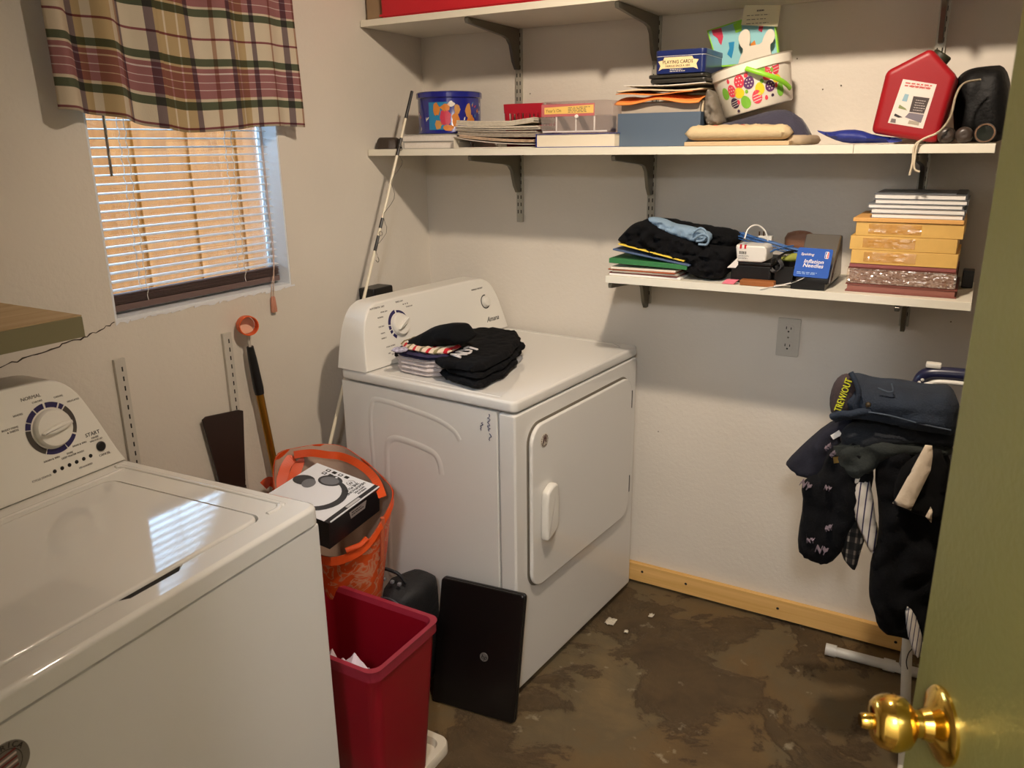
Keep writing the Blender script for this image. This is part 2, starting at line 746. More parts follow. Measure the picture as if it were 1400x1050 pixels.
# ---------------------------------------------------------------- room
HX0, HX1 = 0.0, 2.6
YF = -2.42
HOLE = (-1.329, -0.731, 1.155, 1.99)   # window opening y0 y1 z0 z1
floor = struct(MB().box((-.14, -3.92, -.08), (3.32, .12, 0)).build('floor', floor_mat(), smooth=False))
ceiling = struct(MB().box((-.14, -3.92, 2.45), (3.32, .12, 2.53)).build('ceiling', M_CEIL, smooth=False))
wl = MB()
y0, y1, z0, z1 = HOLE
wl.box((-.08, YF - .12, 0), (0, y0, 2.45))
wl.box((-.08, y1, 0), (0, .12, 2.45))
wl.box((-.08, y0, 0), (0, y1, z0))
wl.box((-.08, y0, z1), (0, y1, 2.45))
wall_left = struct(wl.build('wall_left', M_WALL, smooth=False))
wall_back = struct(MB().box((0, 0, 0), (3.2, .12, 2.45)).build('wall_back', M_WALL, smooth=False))
wall_right = struct(MB().box((3.2, -3.92, 0), (3.32, .12, 2.45)).build('wall_right', M_WALL, smooth=False))
wf = MB()
wf.box((0, YF - .12, 0), (1.36, YF, 2.45))
wf.box((2.16, YF - .12, 0), (3.2, YF, 2.45))
wf.box((1.36, YF - .12, 2.06), (2.16, YF, 2.45))
wall_front = struct(wf.build('wall_front', M_WALL, smooth=False))
wh = MB()
wh.box((.9, -3.92, 0), (3.2, -3.8, 2.45))
wh.box((.8, -3.92, 0), (.9, YF - .12, 2.45))
wall_hall = struct(wh.build('wall_hall', M_WALL, smooth=False))

# the crack that runs away from the window corner
ck = MB()
_rnd = random.Random(3)
_pts = []
_key = [(-1.331, 1.154), (-1.376, 1.141), (-1.424, 1.132), (-1.479, 1.126), (-1.541, 1.116), (-1.614, 1.109), (-1.75, 1.10), (-1.9, 1.07)]
for i in range(len(_key) - 1):
    for k in range(6):
        t = k / 6
        _pts.append((.0003, _key[i][0] + (_key[i + 1][0] - _key[i][0]) * t + _rnd.uniform(-.002, .002), _key[i][1] + (_key[i + 1][1] - _key[i][1]) * t + _rnd.uniform(-.003, .003)))
ck.tube(_pts, [.0016 * _rnd.uniform(.5, 1.3) for _ in _pts], seg=5)
ck.build('crack', mat('crack_dark', (70, 60, 50), rough=.9), wall_left)

# small scuffs on the back wall
sc_ = MB()
for u, v in [(0.444, 1.727), (1.384, 1.702), (1.432, 1.71), (1.307, 1.787), (1.785, 1.073), (0.946, 0.601), (1.648, 1.735)]:
    sc_.lathe([(.0, 0), (.0022, 0)], (u, -.0004, v), (0, -1, 0), 8)
sc_.build('scuff_marks', mat('scuff', (120, 106, 90), rough=.9), wall_back)['kind'] = 'stuff'

# raw pine board along the foot of the back wall
M_PINE = wood_mat('raw_pine', (214, 168, 98), (232, 190, 122), 'X')
bb = struct(bx('baseboard_back', (.80, -.021, .012), (1.80, -.001, .082), M_PINE, None, .002))
nh = MB()
for u, v in ((.915, .055), (1.08, .052), (1.765, .04), (1.40, .05)):
    nh.lathe([(0, .0006), (.0045, .0006), (.005, 0)], (u, -.021, v), (0, -1, 0), 8)
nh.build('nail_holes', M_SLOT, bb)

# ---------------------------------------------------------------- window
win = thing('window_1', None, None, (-.09, -1.03, 1.155))
struct(win)
wf_ = MB()
for a, b in (((-.078, y0, z0), (-.062, y0 + .014, z1)), ((-.078, y1 - .014, z0), (-.062, y1, z1)), ((-.078, y0 + .014, z0), (-.062, y1 - .014, z0 + .035)), ((-.078, y0 + .014, z1 - .035), (-.062, y1 - .014, z1))):
    wf_.box(a, b)
wf_.build('window_frame', M_TRIM, win, smooth=False)
MB().box((-.072, y0 + .014, z0 + .035), (-.068, y1 - .014, z1 - .035)).build('pane', glass_mat('window_glass'), win, smooth=False)
rv = MB()
rv.box((-.062, y0 + .0005, z0 + .0005), (-.0005, y1 - .0005, z0 + .006))
rv.box((-.062, y1 - .006, z0 + .006), (-.0005, y1 - .0005, z1 - .0005))
rv.box((-.062, y0 + .0005, z0 + .006), (-.0005, y0 + .006, z1 - .0005))
rv.build('window_sill', mat('sill_paint', (226, 230, 234), rough=.5, bump=.4, bscale=40), win, smooth=False)
# flaking paint along the lower edge of the opening
fl = MB()
_rnd = random.Random(8)
yy = y0
while yy < y1 - .02:
    l = _rnd.uniform(.015, .05)
    fl.prism([(yy, 1.1555), (yy, 1.1555 - _rnd.uniform(.004, .012)), (yy + l * .5, 1.1555 - _rnd.uniform(.003, .012)), (yy + l, 1.1555 - _rnd.uniform(.002, .008)), (yy + l, 1.1555)], (0, 0, 0), (0, 1, 0), (0, 0, 1), (1, 0, 0), .0012)
    yy += l
fl.build('flaking_paint', mat('flake_paint', (230, 232, 236), rough=.6), win, smooth=False)

# outside: ground and board fence
struct(MB().box((-6, -5, -.45), (-.15, 5, -.35)).build('ground', mat('yard_ground', (150, 132, 104), rough=.95, var=.2), smooth=False))
fence = thing('wooden_fence', 'orange-brown board fence outside beyond the window blind', 'fence', (-1.3, .2, -.35))
M_FENCE = wood_mat('fence_board', (104, 56, 11), (124, 70, 18), 'Z', 2.0)
_fb = MB().box((-.01, -.068, 0), (.01, .068, 2.05)).mesh('board')
_fb.materials.append(M_FENCE)
for k in range(28):
    o = bpy.data.objects.new('board', _fb)
    o.location = (-1.3 + (.012 if k % 2 else 0), -2.0 + k * .1365, -.35)
    link(o, fence)
for z in (.2, 1.4):
    bx('rail', (-1.36, -2.1, z), (-1.312, 2.1, z + .09), M_FENCE, fence, 0)

# ---------------------------------------------------------------- blind
blind = thing('window_blind', 'white slatted mini blind hanging open in the window', 'blind', (-.045, -1.03, 1.165))
M_SLAT = mat('blind_slat', (214, 210, 206), rough=.35)
BX = -.045
BY0, BY1 = -1.318, -.744
sl = MB()
for s_, z_ in ((1, 0), (-1, -.0007)):
    pass
prof = [(-.0125, 0), (-.006, .0018), (0, .0024), (.006, .0018), (.0125, 0)]
vs, fs = [], []
for yv in (BY0, BY1):
    for x, z in prof:
        vs.append((x, yv, z))
    for x, z in prof[::-1]:
        vs.append((x, yv, z - .0006))
n = len(prof) * 2
for i in range(n):
    fs.append((i, (i + 1) % n, n + (i + 1) % n, n + i))
fs += [tuple(range(n - 1, -1, -1)), tuple(range(n, 2 * n))]
sl.add(vs, fs)
SLAT = sl.mesh('slat')
for p in SLAT.polygons:
    p.use_smooth = True
SLAT.set_sharp_from_angle(angle=.8)
SLAT.materials.append(M_SLAT)
zz = 1.222
k = 0
while zz < 1.95:
    o = bpy.data.objects.new('slat', SLAT)
    o.location = (BX, 0, zz)
    o.rotation_euler = (0, math.radians(6 + 1.5 * math.sin(k * 1.3)), 0)
    link(o, blind)
    zz += .0215
    k += 1
M_RAIL_SHADE = mat('blind_rail_shaded_slat', (112, 92, 88), rough=.5)
SLAT_SHADED = SLAT.copy()
SLAT_SHADED.materials.clear()
SLAT_SHADED.materials.append(M_RAIL_SHADE)
for k in range(6):     # slats gathered on the bottom rail, their backlit shade painted as brown
    o = bpy.data.objects.new('slat', SLAT_SHADED)
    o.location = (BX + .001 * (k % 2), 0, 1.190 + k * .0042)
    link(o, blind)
bx('bottom_rail', (BX - .012, BY0, 1.170), (BX + .012, BY1, 1.186), M_RAIL_SHADE, blind, .002)
bx('head_rail', (BX - .02, BY0, 1.955), (BX + .02, BY1, 1.985), M_SLAT, blind, .002)
for yb in (-1.205, -.878):
    for dx in (.0135, -.0135):
        t = MB()
        pts = [(BX + dx + .0012 * math.sin(z * 260), yb + .0025 * math.sin(z * 146.0) - .02 * (1.6 - z) * .15, z) for z in [1.186 + .0054 * i for i in range(143)]]
        t.tube(pts, .0011, seg=4)
        t.build('ladder_cord', M_WHITE, blind)
for i, yb in enumerate((-.772, -.768)):
    t = MB()
    t.tube([(-.026, yb, 1.95), (-.024, yb - .003, 1.5), (-.02, yb - .004, 1.25), (.004, yb - .035 - .012 * i, 1.165), (.008, yb - .043 - .012 * i, 1.13)], .0012, seg=5, smooth_n=4)
    t.build('pull_cord', mat('cord_tan', (200, 170, 150), rough=.9), blind)
    t = MB()
    t.lathe([(.0015, .05), (.004, .045), (.0065, .012), (.006, .002), (0, 0)], (.008, yb - .043 - .012 * i, 1.085), (0, 0, 1), 10)
    t.build('tassel', mat('tassel_wood', (190, 130, 105), rough=.6), blind)
w = MB()
w.tube([(-.02, -1.262, 1.96), (-.018, -1.268, 1.5)], .0035, seg=6)
w.build('tilt_wand', clear_mat('wand_plastic', (120, 112, 108), gloss=.75, tint=.4), blind)

# ---------------------------------------------------------------- plaid valance
val = thing('valance_curtain', 'plaid valance in cream, mauve and green above the blind', 'curtain', (.05, -1.05, 1.62))
VY0, VY1, VZ0, VZ1 = -1.425, -.690, 1.625, 2.07
CR, GR, MV, RD, LT = (212, 198, 174), (88, 94, 72), (156, 106, 106), (134, 78, 80), (214, 198, 190)
vb = [(0, CR), (.004, RD), (.010, CR), (.050, GR), (.068, CR), (.076, MV), (.094, LT), (.0965, MV), (.112, LT), (.1145, MV), (.132, LT), (.1345, MV), (.146, CR), (.150, GR), (.167, CR), (.210, RD), (.215, CR), (.262, GR), (.279, CR), (.285, MV), (.303, LT), (.3055, MV), (.322, LT), (.3245, MV), (.345, MV), (.358, CR), (.362, GR), (.379, CR)]
VH = VZ1 - VZ0
WH, PU, BR, OL = (255, 255, 255), (150, 140, 158), (206, 178, 168), (222, 208, 178)
vu = [(0, WH), (.085, PU), (.112, OL), (.13, WH), (.15, OL), (.2, WH), (.235, BR), (.252, PU), (.262, WH), (.335, PU), (.362, OL), (.40, WH), (.41, OL), (.45, WH), (.46, OL), (.50, PU), (.525, WH), (.595, BR), (.606, WH), (.655, PU), (.682, OL), (.71, WH), (.72, OL), (.76, WH), (.785, PU), (.80, WH), (.865, BR), (.876, WH), (.945, PU), (.968, WH), (.99, BR)]
M_PLAID = stripe_mat('plaid_weave', vu, [(p / VH, c) for p, c in vb], translucent=.18)


def vfn(u, v):
    y = VY0 + (VY1 - VY0) * u + .006 * math.sin(v * 3 + 1) * (1 - v)
    amp = .014 + .008 * v
    ph = 2 * PI * (u * 5.2 + .25 * math.sin(u * 6))
    x = .055 + amp * math.sin(ph) * (.35 + .65 * (1 if u < .38 else .45)) + .006 * math.sin(u * 40 + v * 2)
    zb = VZ0 + .010 * math.cos(u * 7) + .012 * (1 - min(1, u / .3)) - .014 * max(0, min(1, (u - .25) * 5)) * (1 if u > .25 else 0)
    z = zb + (VZ1 - zb) * v
    return (x, y, z)


o = MB().grid(vfn, 150, 40).build('fabric', M_PLAID, val, angle=80)
sm = o.modifiers.new('thickness', 'SOLIDIFY')
sm.thickness = .0015
t = MB()
t.tube([(.002, VY0 - .005, 2.075), (.055, VY0 - .005, 2.075), (.055, VY1 + .005, 2.075), (.002, VY1 + .005, 2.075)], .006, seg=8)
t.build('curtain_rod', M_TRIM, val)

# ---------------------------------------------------------------- appliances
def console(outline, xb, xface, parent, name='console', m=M_ENAMEL2):
    """outline (y,z) of the panel; extruded from the back plane to a leaning face"""
    n = len(outline)
    if area2(outline) < 0:
        outline = outline[::-1]
    ins = offset(outline, .006)
    ins2 = offset(outline, .002)
    mb = MB()
    rings = [[(xb, y, z) for y, z in outline]]
    for k in (.35, .7):
        rings.append([(xb + (xface(z) - .012 - xb) * k, y, z) for y, z in outline])
    rings.append([(xface(z) - .008, y, z) for y, z in outline])
    rings.append([(xface(z) - .002, y, z) for y, z in ins2])
    rings.append([(xface(z), y, z) for y, z in ins])
    vs = [p for r in rings for p in r]
    fs = []
    for k in range(len(rings) - 1):
        for i in range(n):
            j = (i + 1) % n
            fs.append((k * n + i, k * n + j, (k + 1) * n + j, (k + 1) * n + i))
    fs.append(tuple(range(n - 1, -1, -1)))
    fs.append(tuple(range((len(rings) - 1) * n, len(rings) * n)))
    mb.add(vs, fs)
    mb.hard = True
    return mb.build(name, m, parent, angle=40)


def smooth_outline(base, n=5):
    return [(p.x, p.y) for p in [Vector((q[0], q[1])) for q in catmull([Vector((a, b, 0)) for a, b in base], n)]]


def arc_band(mb, c, U, V, r0, r1, a0, a1, h=.0006, seg=14):
    c, U, V = Vector(c), Vector(U), Vector(V)
    N = U.cross(V)
    vs, fs = [], []
    for i in range(seg + 1):
        t = math.radians(a0 + (a1 - a0) * i / seg)
        d = U * math.cos(t) + V * math.sin(t)
        vs += [c + d * r0 + N * h, c + d * r1 + N * h]
    for i in range(seg):
        fs.append((2 * i, 2 * i + 1, 2 * i + 3, 2 * i + 2))
    fs2 = [f[::-1] for f in fs] if False else fs
    return mb.add(vs, fs2)


def dial(parent, c, U, V, r, name, bar_angle):
    c, U, V = Vector(c), Vector(U), Vector(V)
    N = U.cross(V)
    k = MB().lathe([(r * 1.02, 0), (r * 1.02, .004), (r, .010), (r * .93, .0145), (r * .5, .0155), (0, .0155)], c, N, 40)
    o = k.build(name, M_ENAMEL2, parent)
    t = math.radians(bar_angle)
    D, E_ = U * math.cos(t) + V * math.sin(t), -U * math.sin(t) + V * math.cos(t)
    g = MB().prism([(-r * .85, -r * .06), (-r * .3, -r * .2), (r * .3, -r * .22), (r * .85, -r * .08), (r * .85, r * .08), (r * .3, r * .2), (-r * .3, r * .18), (-r * .85, r * .06)], c + N * .013, D, E_, N, .013, .004)
    g.build('grip', M_ENAMEL2, o, angle=60)
    return o


# --- dryer: local frame, origin at the near front corner, -x to the rear, +y to the back wall
DW, DD = .737, .648
dr = thing('dryer', 'white front-loading clothes dryer with a dial console, in the corner', 'dryer', (.8272, -.7925, 0), -.0783, local=True)
LT_ = .915
body = MB()
body.box((-DD, .004, .022), (-.062, DW - .004, LT_ - .037))
body.build('cabinet', M_ENAMEL, dr, bevel=.004)
bx('front_panel', (-.058, .002, .022), (-.002, DW - .002, LT_ - .037), M_ENAMEL, dr, .012, 3)
bx('toe_base', (-DD + .03, .02, 0), (-.03, DW - .02, .024), M_SLOT, dr, 0)
top = MB()
top.prism(rr(-DD, 0, 0, DW, .02), (0, 0, LT_ - .033), h=.033, bev=.008)
lid_ = top.build('top_panel', M_ENAMEL, dr, angle=50)
# raised rim at the rear of the top and a shallow step
rim = MB()
rim.tube([(-.47, .025, LT_ - .0005), (-.06, .025, LT_ - .0005)], .004, seg=8, flat=.5, nrm=(0, 0, 1))
rim.build('moulded_rim', M_ENAMEL, lid_, angle=60)
rim = MB()
rim.tube([(-.50, DW - .03, LT_ - .001), (-.08, DW - .03, LT_ - .001), (-.045, DW - .055, LT_ - .001)], .006, seg=8, flat=.5, nrm=(0, 0, 1))
rim.build('moulded_rim', M_ENAMEL, lid_, angle=60)


def dface(z):
    return -.530 - (z - .915) * .24


dout = [(-.002, .916), (.006, .96), (.018, 1.01), (.032, 1.05), (.055, 1.085), (.085, 1.103), (.13, 1.109), (.37, 1.110), (.60, 1.109), (.65, 1.103), (.682, 1.085), (.705, 1.05), (.719, 1.01), (.731, .96), (.739, .916)]
cons = console(smooth_outline(dout, 3), -DD - .004, dface, dr)
FU = Vector((0, 1, 0))
FV = Vector((-.24, 0, 1)).normalized()
FN = FU.cross(FV)


def dpt(y, z, d=0.0):
    return Vector((dface(z), y, z)) + FN * d


dial(dr, dpt(.178, 1.028, .0005), FU, FV, .034, 'dial', 30)
rg = MB()
for a0, a1, r1 in ((100, 172, .0465), (176, 192, .0465), (196, 208, .0465), (216, 238, .0455), (35, 92, .0425), (-25, 34, .042)):
    rg = MB()
    arc_band(rg, dpt(.178, 1.028), FU, FV, .0375, r1 + .002, a0, a1)
    rg.build('dial_ring_segment', M_NAVYINK, dr, smooth=False)
k2 = MB().lathe([(.019, 0), (.019, .004), (.0165, .012), (.013, .014), (0, .0145)], dpt(.632, 1.026), FN, 28)
k2.build('knob', M_ENAMEL2, dr)
rg = MB()
arc_band(rg, dpt(.632, 1.026), FU, FV, .0215, .0255, 75, 330)
rg.build('knob_ring', M_INK, dr, smooth=False)
text('Amana', .026, M_INK, dr, dpt(.655, .962, .0004), FU, FV, shear=.35)
text('WRINKLE PREVENT', .0075, M_GREYINK, dr, dpt(.60, 1.075, .0004), FU, FV)
for s, y, z, sz in (('AUTOMATIC DRY', .10, 1.092, .008), ('MORE DRY', .125, 1.076, .006), ('NORMAL', .105, 1.062, .006), ('LESS DRY', .10, 1.035, .006), ('HEAVY', .10, 1.015, .006), ('ENERGY', .10, 1.0, .006), ('TIMED DRY', .20, 1.095, .007), ('60  40  20', .225, 1.084, .006), ('TOUCH UP', .24, 1.074, .006), ('COOL DOWN', .12, .972, .006), ('DELICATE', .13, .958, .006), ('FLUFF AIR', .13, .947, .006), ('OFF', .108, .952, .006)):
    text(s, sz, M_GREYINK, dr, dpt(y, z, .0004), FU, FV)

# embossed stiffening contours on the side sheet


def side(pts):
    return [(x, .0061, z) for x, z in pts]


MB().tube(side([(-.60, .50), (-.60, .79), (-.592, .835), (-.565, .845)]), .010, 8, smooth_n=5, flat=.22, nrm=(0, -1, 0)).build('embossed_rib', M_ENAMEL, dr, angle=80)
MB().tube(side([(-.53, .45), (-.535, .74), (-.525, .815), (-.49, .838), (-.30, .822), (-.22, .80), (-.19, .77)]), .014, 8, smooth_n=5, flat=.2, nrm=(0, -1, 0)).build('embossed_rib', M_ENAMEL, dr, angle=80)
MB().tube(side([(-.49, .25), (-.478, .60), (-.472, .69), (-.45, .722), (-.40, .728), (-.30, .715), (-.27, .69), (-.262, .65)]), .015, 8, smooth_n=5, flat=.2, nrm=(0, -1, 0)).build('embossed_rib', M_ENAMEL, dr, angle=80)
MB().tube(side([(-.185, .80), (-.15, .802), (-.135, .785), (-.132, .76)]), .008, 8, smooth_n=5, flat=.25, nrm=(0, -1, 0)).build('embossed_rib', M_ENAMEL, dr, angle=80)
# handwriting in marker on the side sheet
hw = MB()
_rnd = random.Random(5)
for x0_, z0_, n_ in ((-.088, .868, 9), (-.084, .812, 4), (-.112, .84, 5)):
    z = z0_
    pts = []
    for k in range(n_ * 2):
        pts.append((x0_ + _rnd.uniform(-.005, .005), .0030, z))
        z -= .0035 * _rnd.uniform(.3, 1.3)
    hw.tube(pts, .0011, 4)
hw.build('marker_writing', M_NAVYINK, dr)
# door
dd = MB()
dd.prism(rr(.062, .33, .672, .828, .055, 7), (0, 0, 0), (0, 1, 0), (0, 0, 1), (1, 0, 0), .014, .005)
ddo = dd.build('door', M_ENAMEL, dr, angle=50)
gap = MB()
gap.prism(rr(.057, .325, .677, .833, .059, 7), (-.0022, 0, 0), (0, 1, 0), (0, 0, 1), (1, 0, 0), .0012)
gap.build('door_gap', mat('gap_shadow', (120, 112, 98), rough=.8), dr)
cup = MB().prism(chaikin([(.125, .47), (.18, .49), (.197, .54), (.192, .61), (.165, .64), (.125, .635)]), (.0142, 0, 0), (0, 1, 0), (0, 0, 1), (1, 0, 0), .001)
cup.build('handle_recess', mat('recess_white', (205, 200, 188), rough=.3), ddo)
hd = MB().prism(chaikin([(.100, .485), (.107, .475), (.15, .492), (.166, .51), (.166, .628), (.15, .645), (.112, .632), (.101, .615)], 2), (.014, 0, 0), (0, 1, 0), (0, 0, 1), (1, 0, 0), .026, .008)
hd.build('handle', M_ENAMEL2, ddo, angle=60)
for za, zb in ((.715, .775), (.41, .47)):
    bx('hinge', (.002, .673, za), (.012, .678, zb), M_BLACK, dr, 0)
st = MB().lathe([(0, .0009), (.019, .0009), (.0205, 0)], (.0142, .123, .775), (1, 0, 0), 28)
sto = st.build('sticker', mat('clear_sticker', (205, 195, 178), rough=.4), ddo)
rg = MB()
for a in range(0, 360, 24):
    if not 300 < a < 340:
        arc_band(rg, (.0152, .123, .775), (0, 1, 0), (0, 0, 1), .0145, .0178, a, a + 15, .0002, 3)
em2 = [(.112, .765), (.12, .79), (.116, .77), (.127, .792), (.124, .772), (.132, .788), (.13, .768)]
rg.tube([(.0154, y, z) for y, z in em2], .0014, 4)
rg.build('emblem', mat('sticker_ink', (70, 42, 36), rough=.6), sto, smooth=False)

# --- washer: local frame, origin at the front corner next to the gap
WWD, WDD, WT = .70, .655, .903
wa = thing('washing_machine', 'white top-loading washing machine in the left foreground', 'washing machine', (.7869, -1.4791, 0), .0621, local=True)
bx('cabinet', (-WDD, -WWD + .004, .03), (-.003, -.004, WT - .039), M_ENAMEL, wa, .008, 3)
bx('base', (-WDD + .03, -WWD + .03, 0), (-.03, -.03, .032), M_SLOT, wa, 0)
# top with an opening for the lid
to = MB()
outer = rr(-WDD, -WWD, 0, 0, .025, 6)
inner = rr(-.475, -.605, -.055, -.092, .028, 6)
# finger notch in the front edge of the opening
k_ = [i for i, p in enumerate(inner) if abs(p[0] + .055) < 1e-6]
notch = [(-.055, -.408), (-.044, -.394), (-.042, -.303), (-.055, -.284)]
inn2 = []
for i, p in enumerate(inner):
    inn2.append(p)
    j = (i + 1) % len(inner)
    if abs(p[0] + .055) < 1e-5 and abs(inner[j][0] + .055) < 1e-5:
        inn2 += notch if p[1] < inner[j][1] else notch[::-1]
n_o, n_i = len(outer), len(inn2)
res_ = delaunay_2d_cdt([Vector(p) for p in outer + inn2], [(i, (i + 1) % n_o) for i in range(n_o)] + [(n_o + i, n_o + (i + 1) % n_i) for i in range(n_i)], [], 0, 1e-7)
V2, F2 = res_[0], res_[2]


def _in(poly, q):
    c = False
    for i in range(len(poly)):
        a, b = poly[i], poly[(i + 1) % len(poly)]
        if (a[1] > q[1]) != (b[1] > q[1]) and q[0] < (b[0] - a[0]) * (q[1] - a[1]) / (b[1] - a[1]) + a[0]:
            c = not c
    return c


oin = offset(outer if area2(outer) > 0 else outer[::-1], .009)
oin = {i: p for i, p in enumerate(oin)} if area2(outer) > 0 else {i: oin[n_o - 1 - i] for i in range(n_o)}
tv = []
for i, q in enumerate(V2):
    if i < n_o:
        tv.append((oin[i][0], oin[i][1], WT))
    else:
        tv.append((q.x, q.y, WT))
tf = []
for f in F2:
    c = sum((V2[i] for i in f), Vector((0, 0))) / len(f)
    if not _in(inn2, c):
        tf.append(tuple(f))
to.add(tv, tf)
mid_ = offset(outer, .0028)
rings = [[oin[i] for i in range(n_o)], mid_, outer, outer]
zs = [WT, WT - .0028, WT - .009, WT - .036]
vs = [(p[0], p[1], z) for r_, z in zip(rings, zs) for p in r_]
fs = [(k * n_o + i, (k + 1) * n_o + i, (k + 1) * n_o + (i + 1) % n_o, k * n_o + (i + 1) % n_o) for k in range(3) for i in range(n_o)]
to.add(vs, fs)
vs = [(p[0], p[1], z) for z in (WT, WT - .014) for p in inn2]
fs = [(i, (i + 1) % n_i, n_i + (i + 1) % n_i, n_i + i) for i in range(n_i)]
to.add(vs, fs)
to.add([(p[0], p[1], WT - .014) for p in rr(-.5, -.63, -.03, -.07, .01, 2)], [tuple(range(12))])
to.hard = True
topo = to.build('top_panel', M_ENAMEL, wa, angle=50)
nd = MB().prism([(-.0585, -.405), (-.0445, -.393), (-.0425, -.304), (-.0585, -.287)], (0, 0, WT - .0138), h=.0112)
nd.build('finger_notch', M_SLOT, topo, smooth=False)
ld = MB().prism(rr(-.471, -.601, -.059, -.096, .026, 6), (0, 0, WT - .012), h=.0155, bev=.006)
ldo = ld.build('lid', M_ENAMEL, wa, angle=50)
MB().tube([(-.51, -.045, WT + .0002), (-.49, -.034, WT + .0002), (-.10, -.033, WT + .0002), (-.068, -.04, WT + .0002), (-.058, -.058, WT + .0002), (-.06, -.08, WT + .0002)], .0055, 8, smooth_n=6, flat=.6, nrm=(0, 0, 1)).build('moulded_ridge', M_ENAMEL, topo, angle=80)
MB().tube([(-.505, -.05, WT + .0002), (-.497, -.10, WT + .0002), (-.495, -.60, WT + .0002)], .005, 8, smooth_n=4, flat=.6, nrm=(0, 0, 1)).build('moulded_ridge', M_ENAMEL, topo, angle=80)


def wface(z):
    return -.535 - (z - .903) * .17


wout = [(-.004, .904), (-.02, .94), (-.037, .99), (-.052, 1.03), (-.072, 1.075), (-.098, 1.103), (-.135, 1.118), (-.2, 1.122), (-.35, 1.124), (-.5, 1.122), (-.565, 1.118), (-.602, 1.103), (-.628, 1.075), (-.648, 1.03), (-.663, .99), (-.68, .94), (-.696, .904)]
console(smooth_outline(wout, 3), -WDD - .002, wface, wa)
FV2 = Vector((-.17, 0, 1)).normalized()
FN2 = FU.cross(FV2)


def wpt(y, z, d=0.0):
    return Vector((wface(z), y, z)) + FN2 * d


DC = (-.147, 1.022)
dial(wa, wpt(*DC, .0005), FU, FV2, .0385, 'dial', 8)
for a0, a1 in ((95, 118), (121, 150), (60, 90), (45, 56), (152, 168), (-118, -68), (-66, -32)):
    r1_ = MB()
    arc_band(r1_, wpt(*DC), FU, FV2, .0425, .0535, a0, a1)
    r1_.build('dial_ring_segment', M_NAVYINK, wa, smooth=False)
for a0, a1 in ((170, 240), (-28, 42)):
    r2_ = MB()
    arc_band(r2_, wpt(*DC), FU, FV2, .0425, .0535, a0, a1)
    r2_.build('dial_ring_segment', mat('dial_grey', (70, 64, 58), rough=.5), wa, smooth=False)
b_ = MB().lathe([(.0105, 0), (.0105, .003), (.008, .005), (0, .0055)], wpt(-.056, .953), FN2, 24)
b_.build('start_button', M_BLACK, wa)
text('START', .0115, M_INK, wa, wpt(-.066, .984, .0004), FU, FV2)
text('PAUSE', .006, M_GREYINK, wa, wpt(-.063, .975, .0004), FU, FV2)
text('UNLOCK LID', .005, M_GREYINK, wa, wpt(-.062, .969, .0004), FU, FV2)
text('CANCEL', .007, M_INK, wa, wpt(-.052, .934, .0004), FU, FV2)
text('NORMAL', .010, M_GREYINK, wa, wpt(-.170, 1.092, .0004), FU, FV2)
for s, y, z in (('COLORS', -.16, 1.081), ('CASUAL', -.115, 1.079), ('DELICATES', -.087, 1.063), ('WHITES', -.204, 1.066), ('BULKY ITEMS', -.226, 1.045), ('& SHEETS', -.222, 1.039), ('RINSE & SPIN', -.100, .972), ('DRAIN & SPIN', -.165, .962), ('SOAK', -.125, .962), ('DEEP WATER WASH', -.12, .956), ('LID LOCKED', -.10, .925)):
    text(s, .0055, M_GREYINK, wa, wpt(y, z, .0004), FU, FV2)
text('CYCLE STATUS', .006, M_GREYINK, wa, wpt(-.195, .933, .0004), FU, FV2)
for k in range(6):
    y = -.166 + k * .0165
    MB().lathe([(0, .0012), (.0035, .0012), (.0042, 0)], wpt(y, .937 + k * .0008), FN2, 12).build('indicator', M_BLACK, wa)
# flag sticker on the front
stk = MB().lathe([(0, .0008), (.031, .0008), (.032, 0)], (-.003, -.633, .803), (1, 0, 0), 32)
so = stk.build('sticker', mat('sticker_grey', (112, 106, 96), rough=.4), wa)
inn = MB()
arc_band(inn, (-.0021, -.633, .803), (0, 1, 0), (0, 0, 1), .0205, .0215, 0, 360, .0002, 40)
inn.build('sticker_ring', M_INK, so, smooth=False)
for k, (c, a) in enumerate(zip('AMERICA', (150, 130, 110, 90, 72, 55, 35))):
    t = math.radians(a)
    text(c, .011, M_INK, so, (-.0019, -.633 + .0262 * math.cos(t), .803 + .0262 * math.sin(t)), (0, math.sin(t), -math.cos(t)), (0, math.cos(t), math.sin(t)))
for k in range(5):
    fl = MB()
    zz = .790 + k * .006
    fl.add([(-.0018, -.644, zz), (-.0018, -.618, zz + .003), (-.0018, -.618, zz + .006), (-.0018, -.644, zz + .003)], [(0, 1, 2, 3)])
    fl.build('flag_stripe', [mat('flag_red', (110, 30, 30), rough=.5), mat('flag_white', (205, 190, 180), rough=.5)][k % 2], so, smooth=False)

# ---------------------------------------------------------------- light fixture
fx = thing('unseen_ceiling_light', 'ceiling lamp with a made-up swivel head turned toward the shelves', 'ceiling light', (BULB_AT[0], BULB_AT[1], 2.30))  # swivel head and aim made up to steer the light at the shelves
_aim = (Vector(BULB_AIM) - Vector(BULB_AT)).normalized()
MB().lathe([(.055, 0), (.055, -.02), (.03, -.03), (.012, -.04), (.010, -.085), (.0, -.085)], (BULB_AT[0] - _aim.x * .06, BULB_AT[1] - _aim.y * .06, 2.45), (0, 0, 1), 24).build('holder', M_ENAMEL2, fx)
MB().lathe([(.0, -.11), (.025, -.11), (.04, -.09), (.045, -.055), (.0, -.055)], BULB_AT, _aim, 24).build('lamp_head', M_ENAMEL2, fx)
bl = bpy.data.lights.new('bulb', 'SPOT')
bl.energy = BULB_W
bl.color = BULB_COLOR
bl.shadow_soft_size = .04
bl.spot_size = math.radians(170)
bl.spot_blend = 1.0
bo = bpy.data.objects.new('bulb', bl)
bo.location = BULB_AT
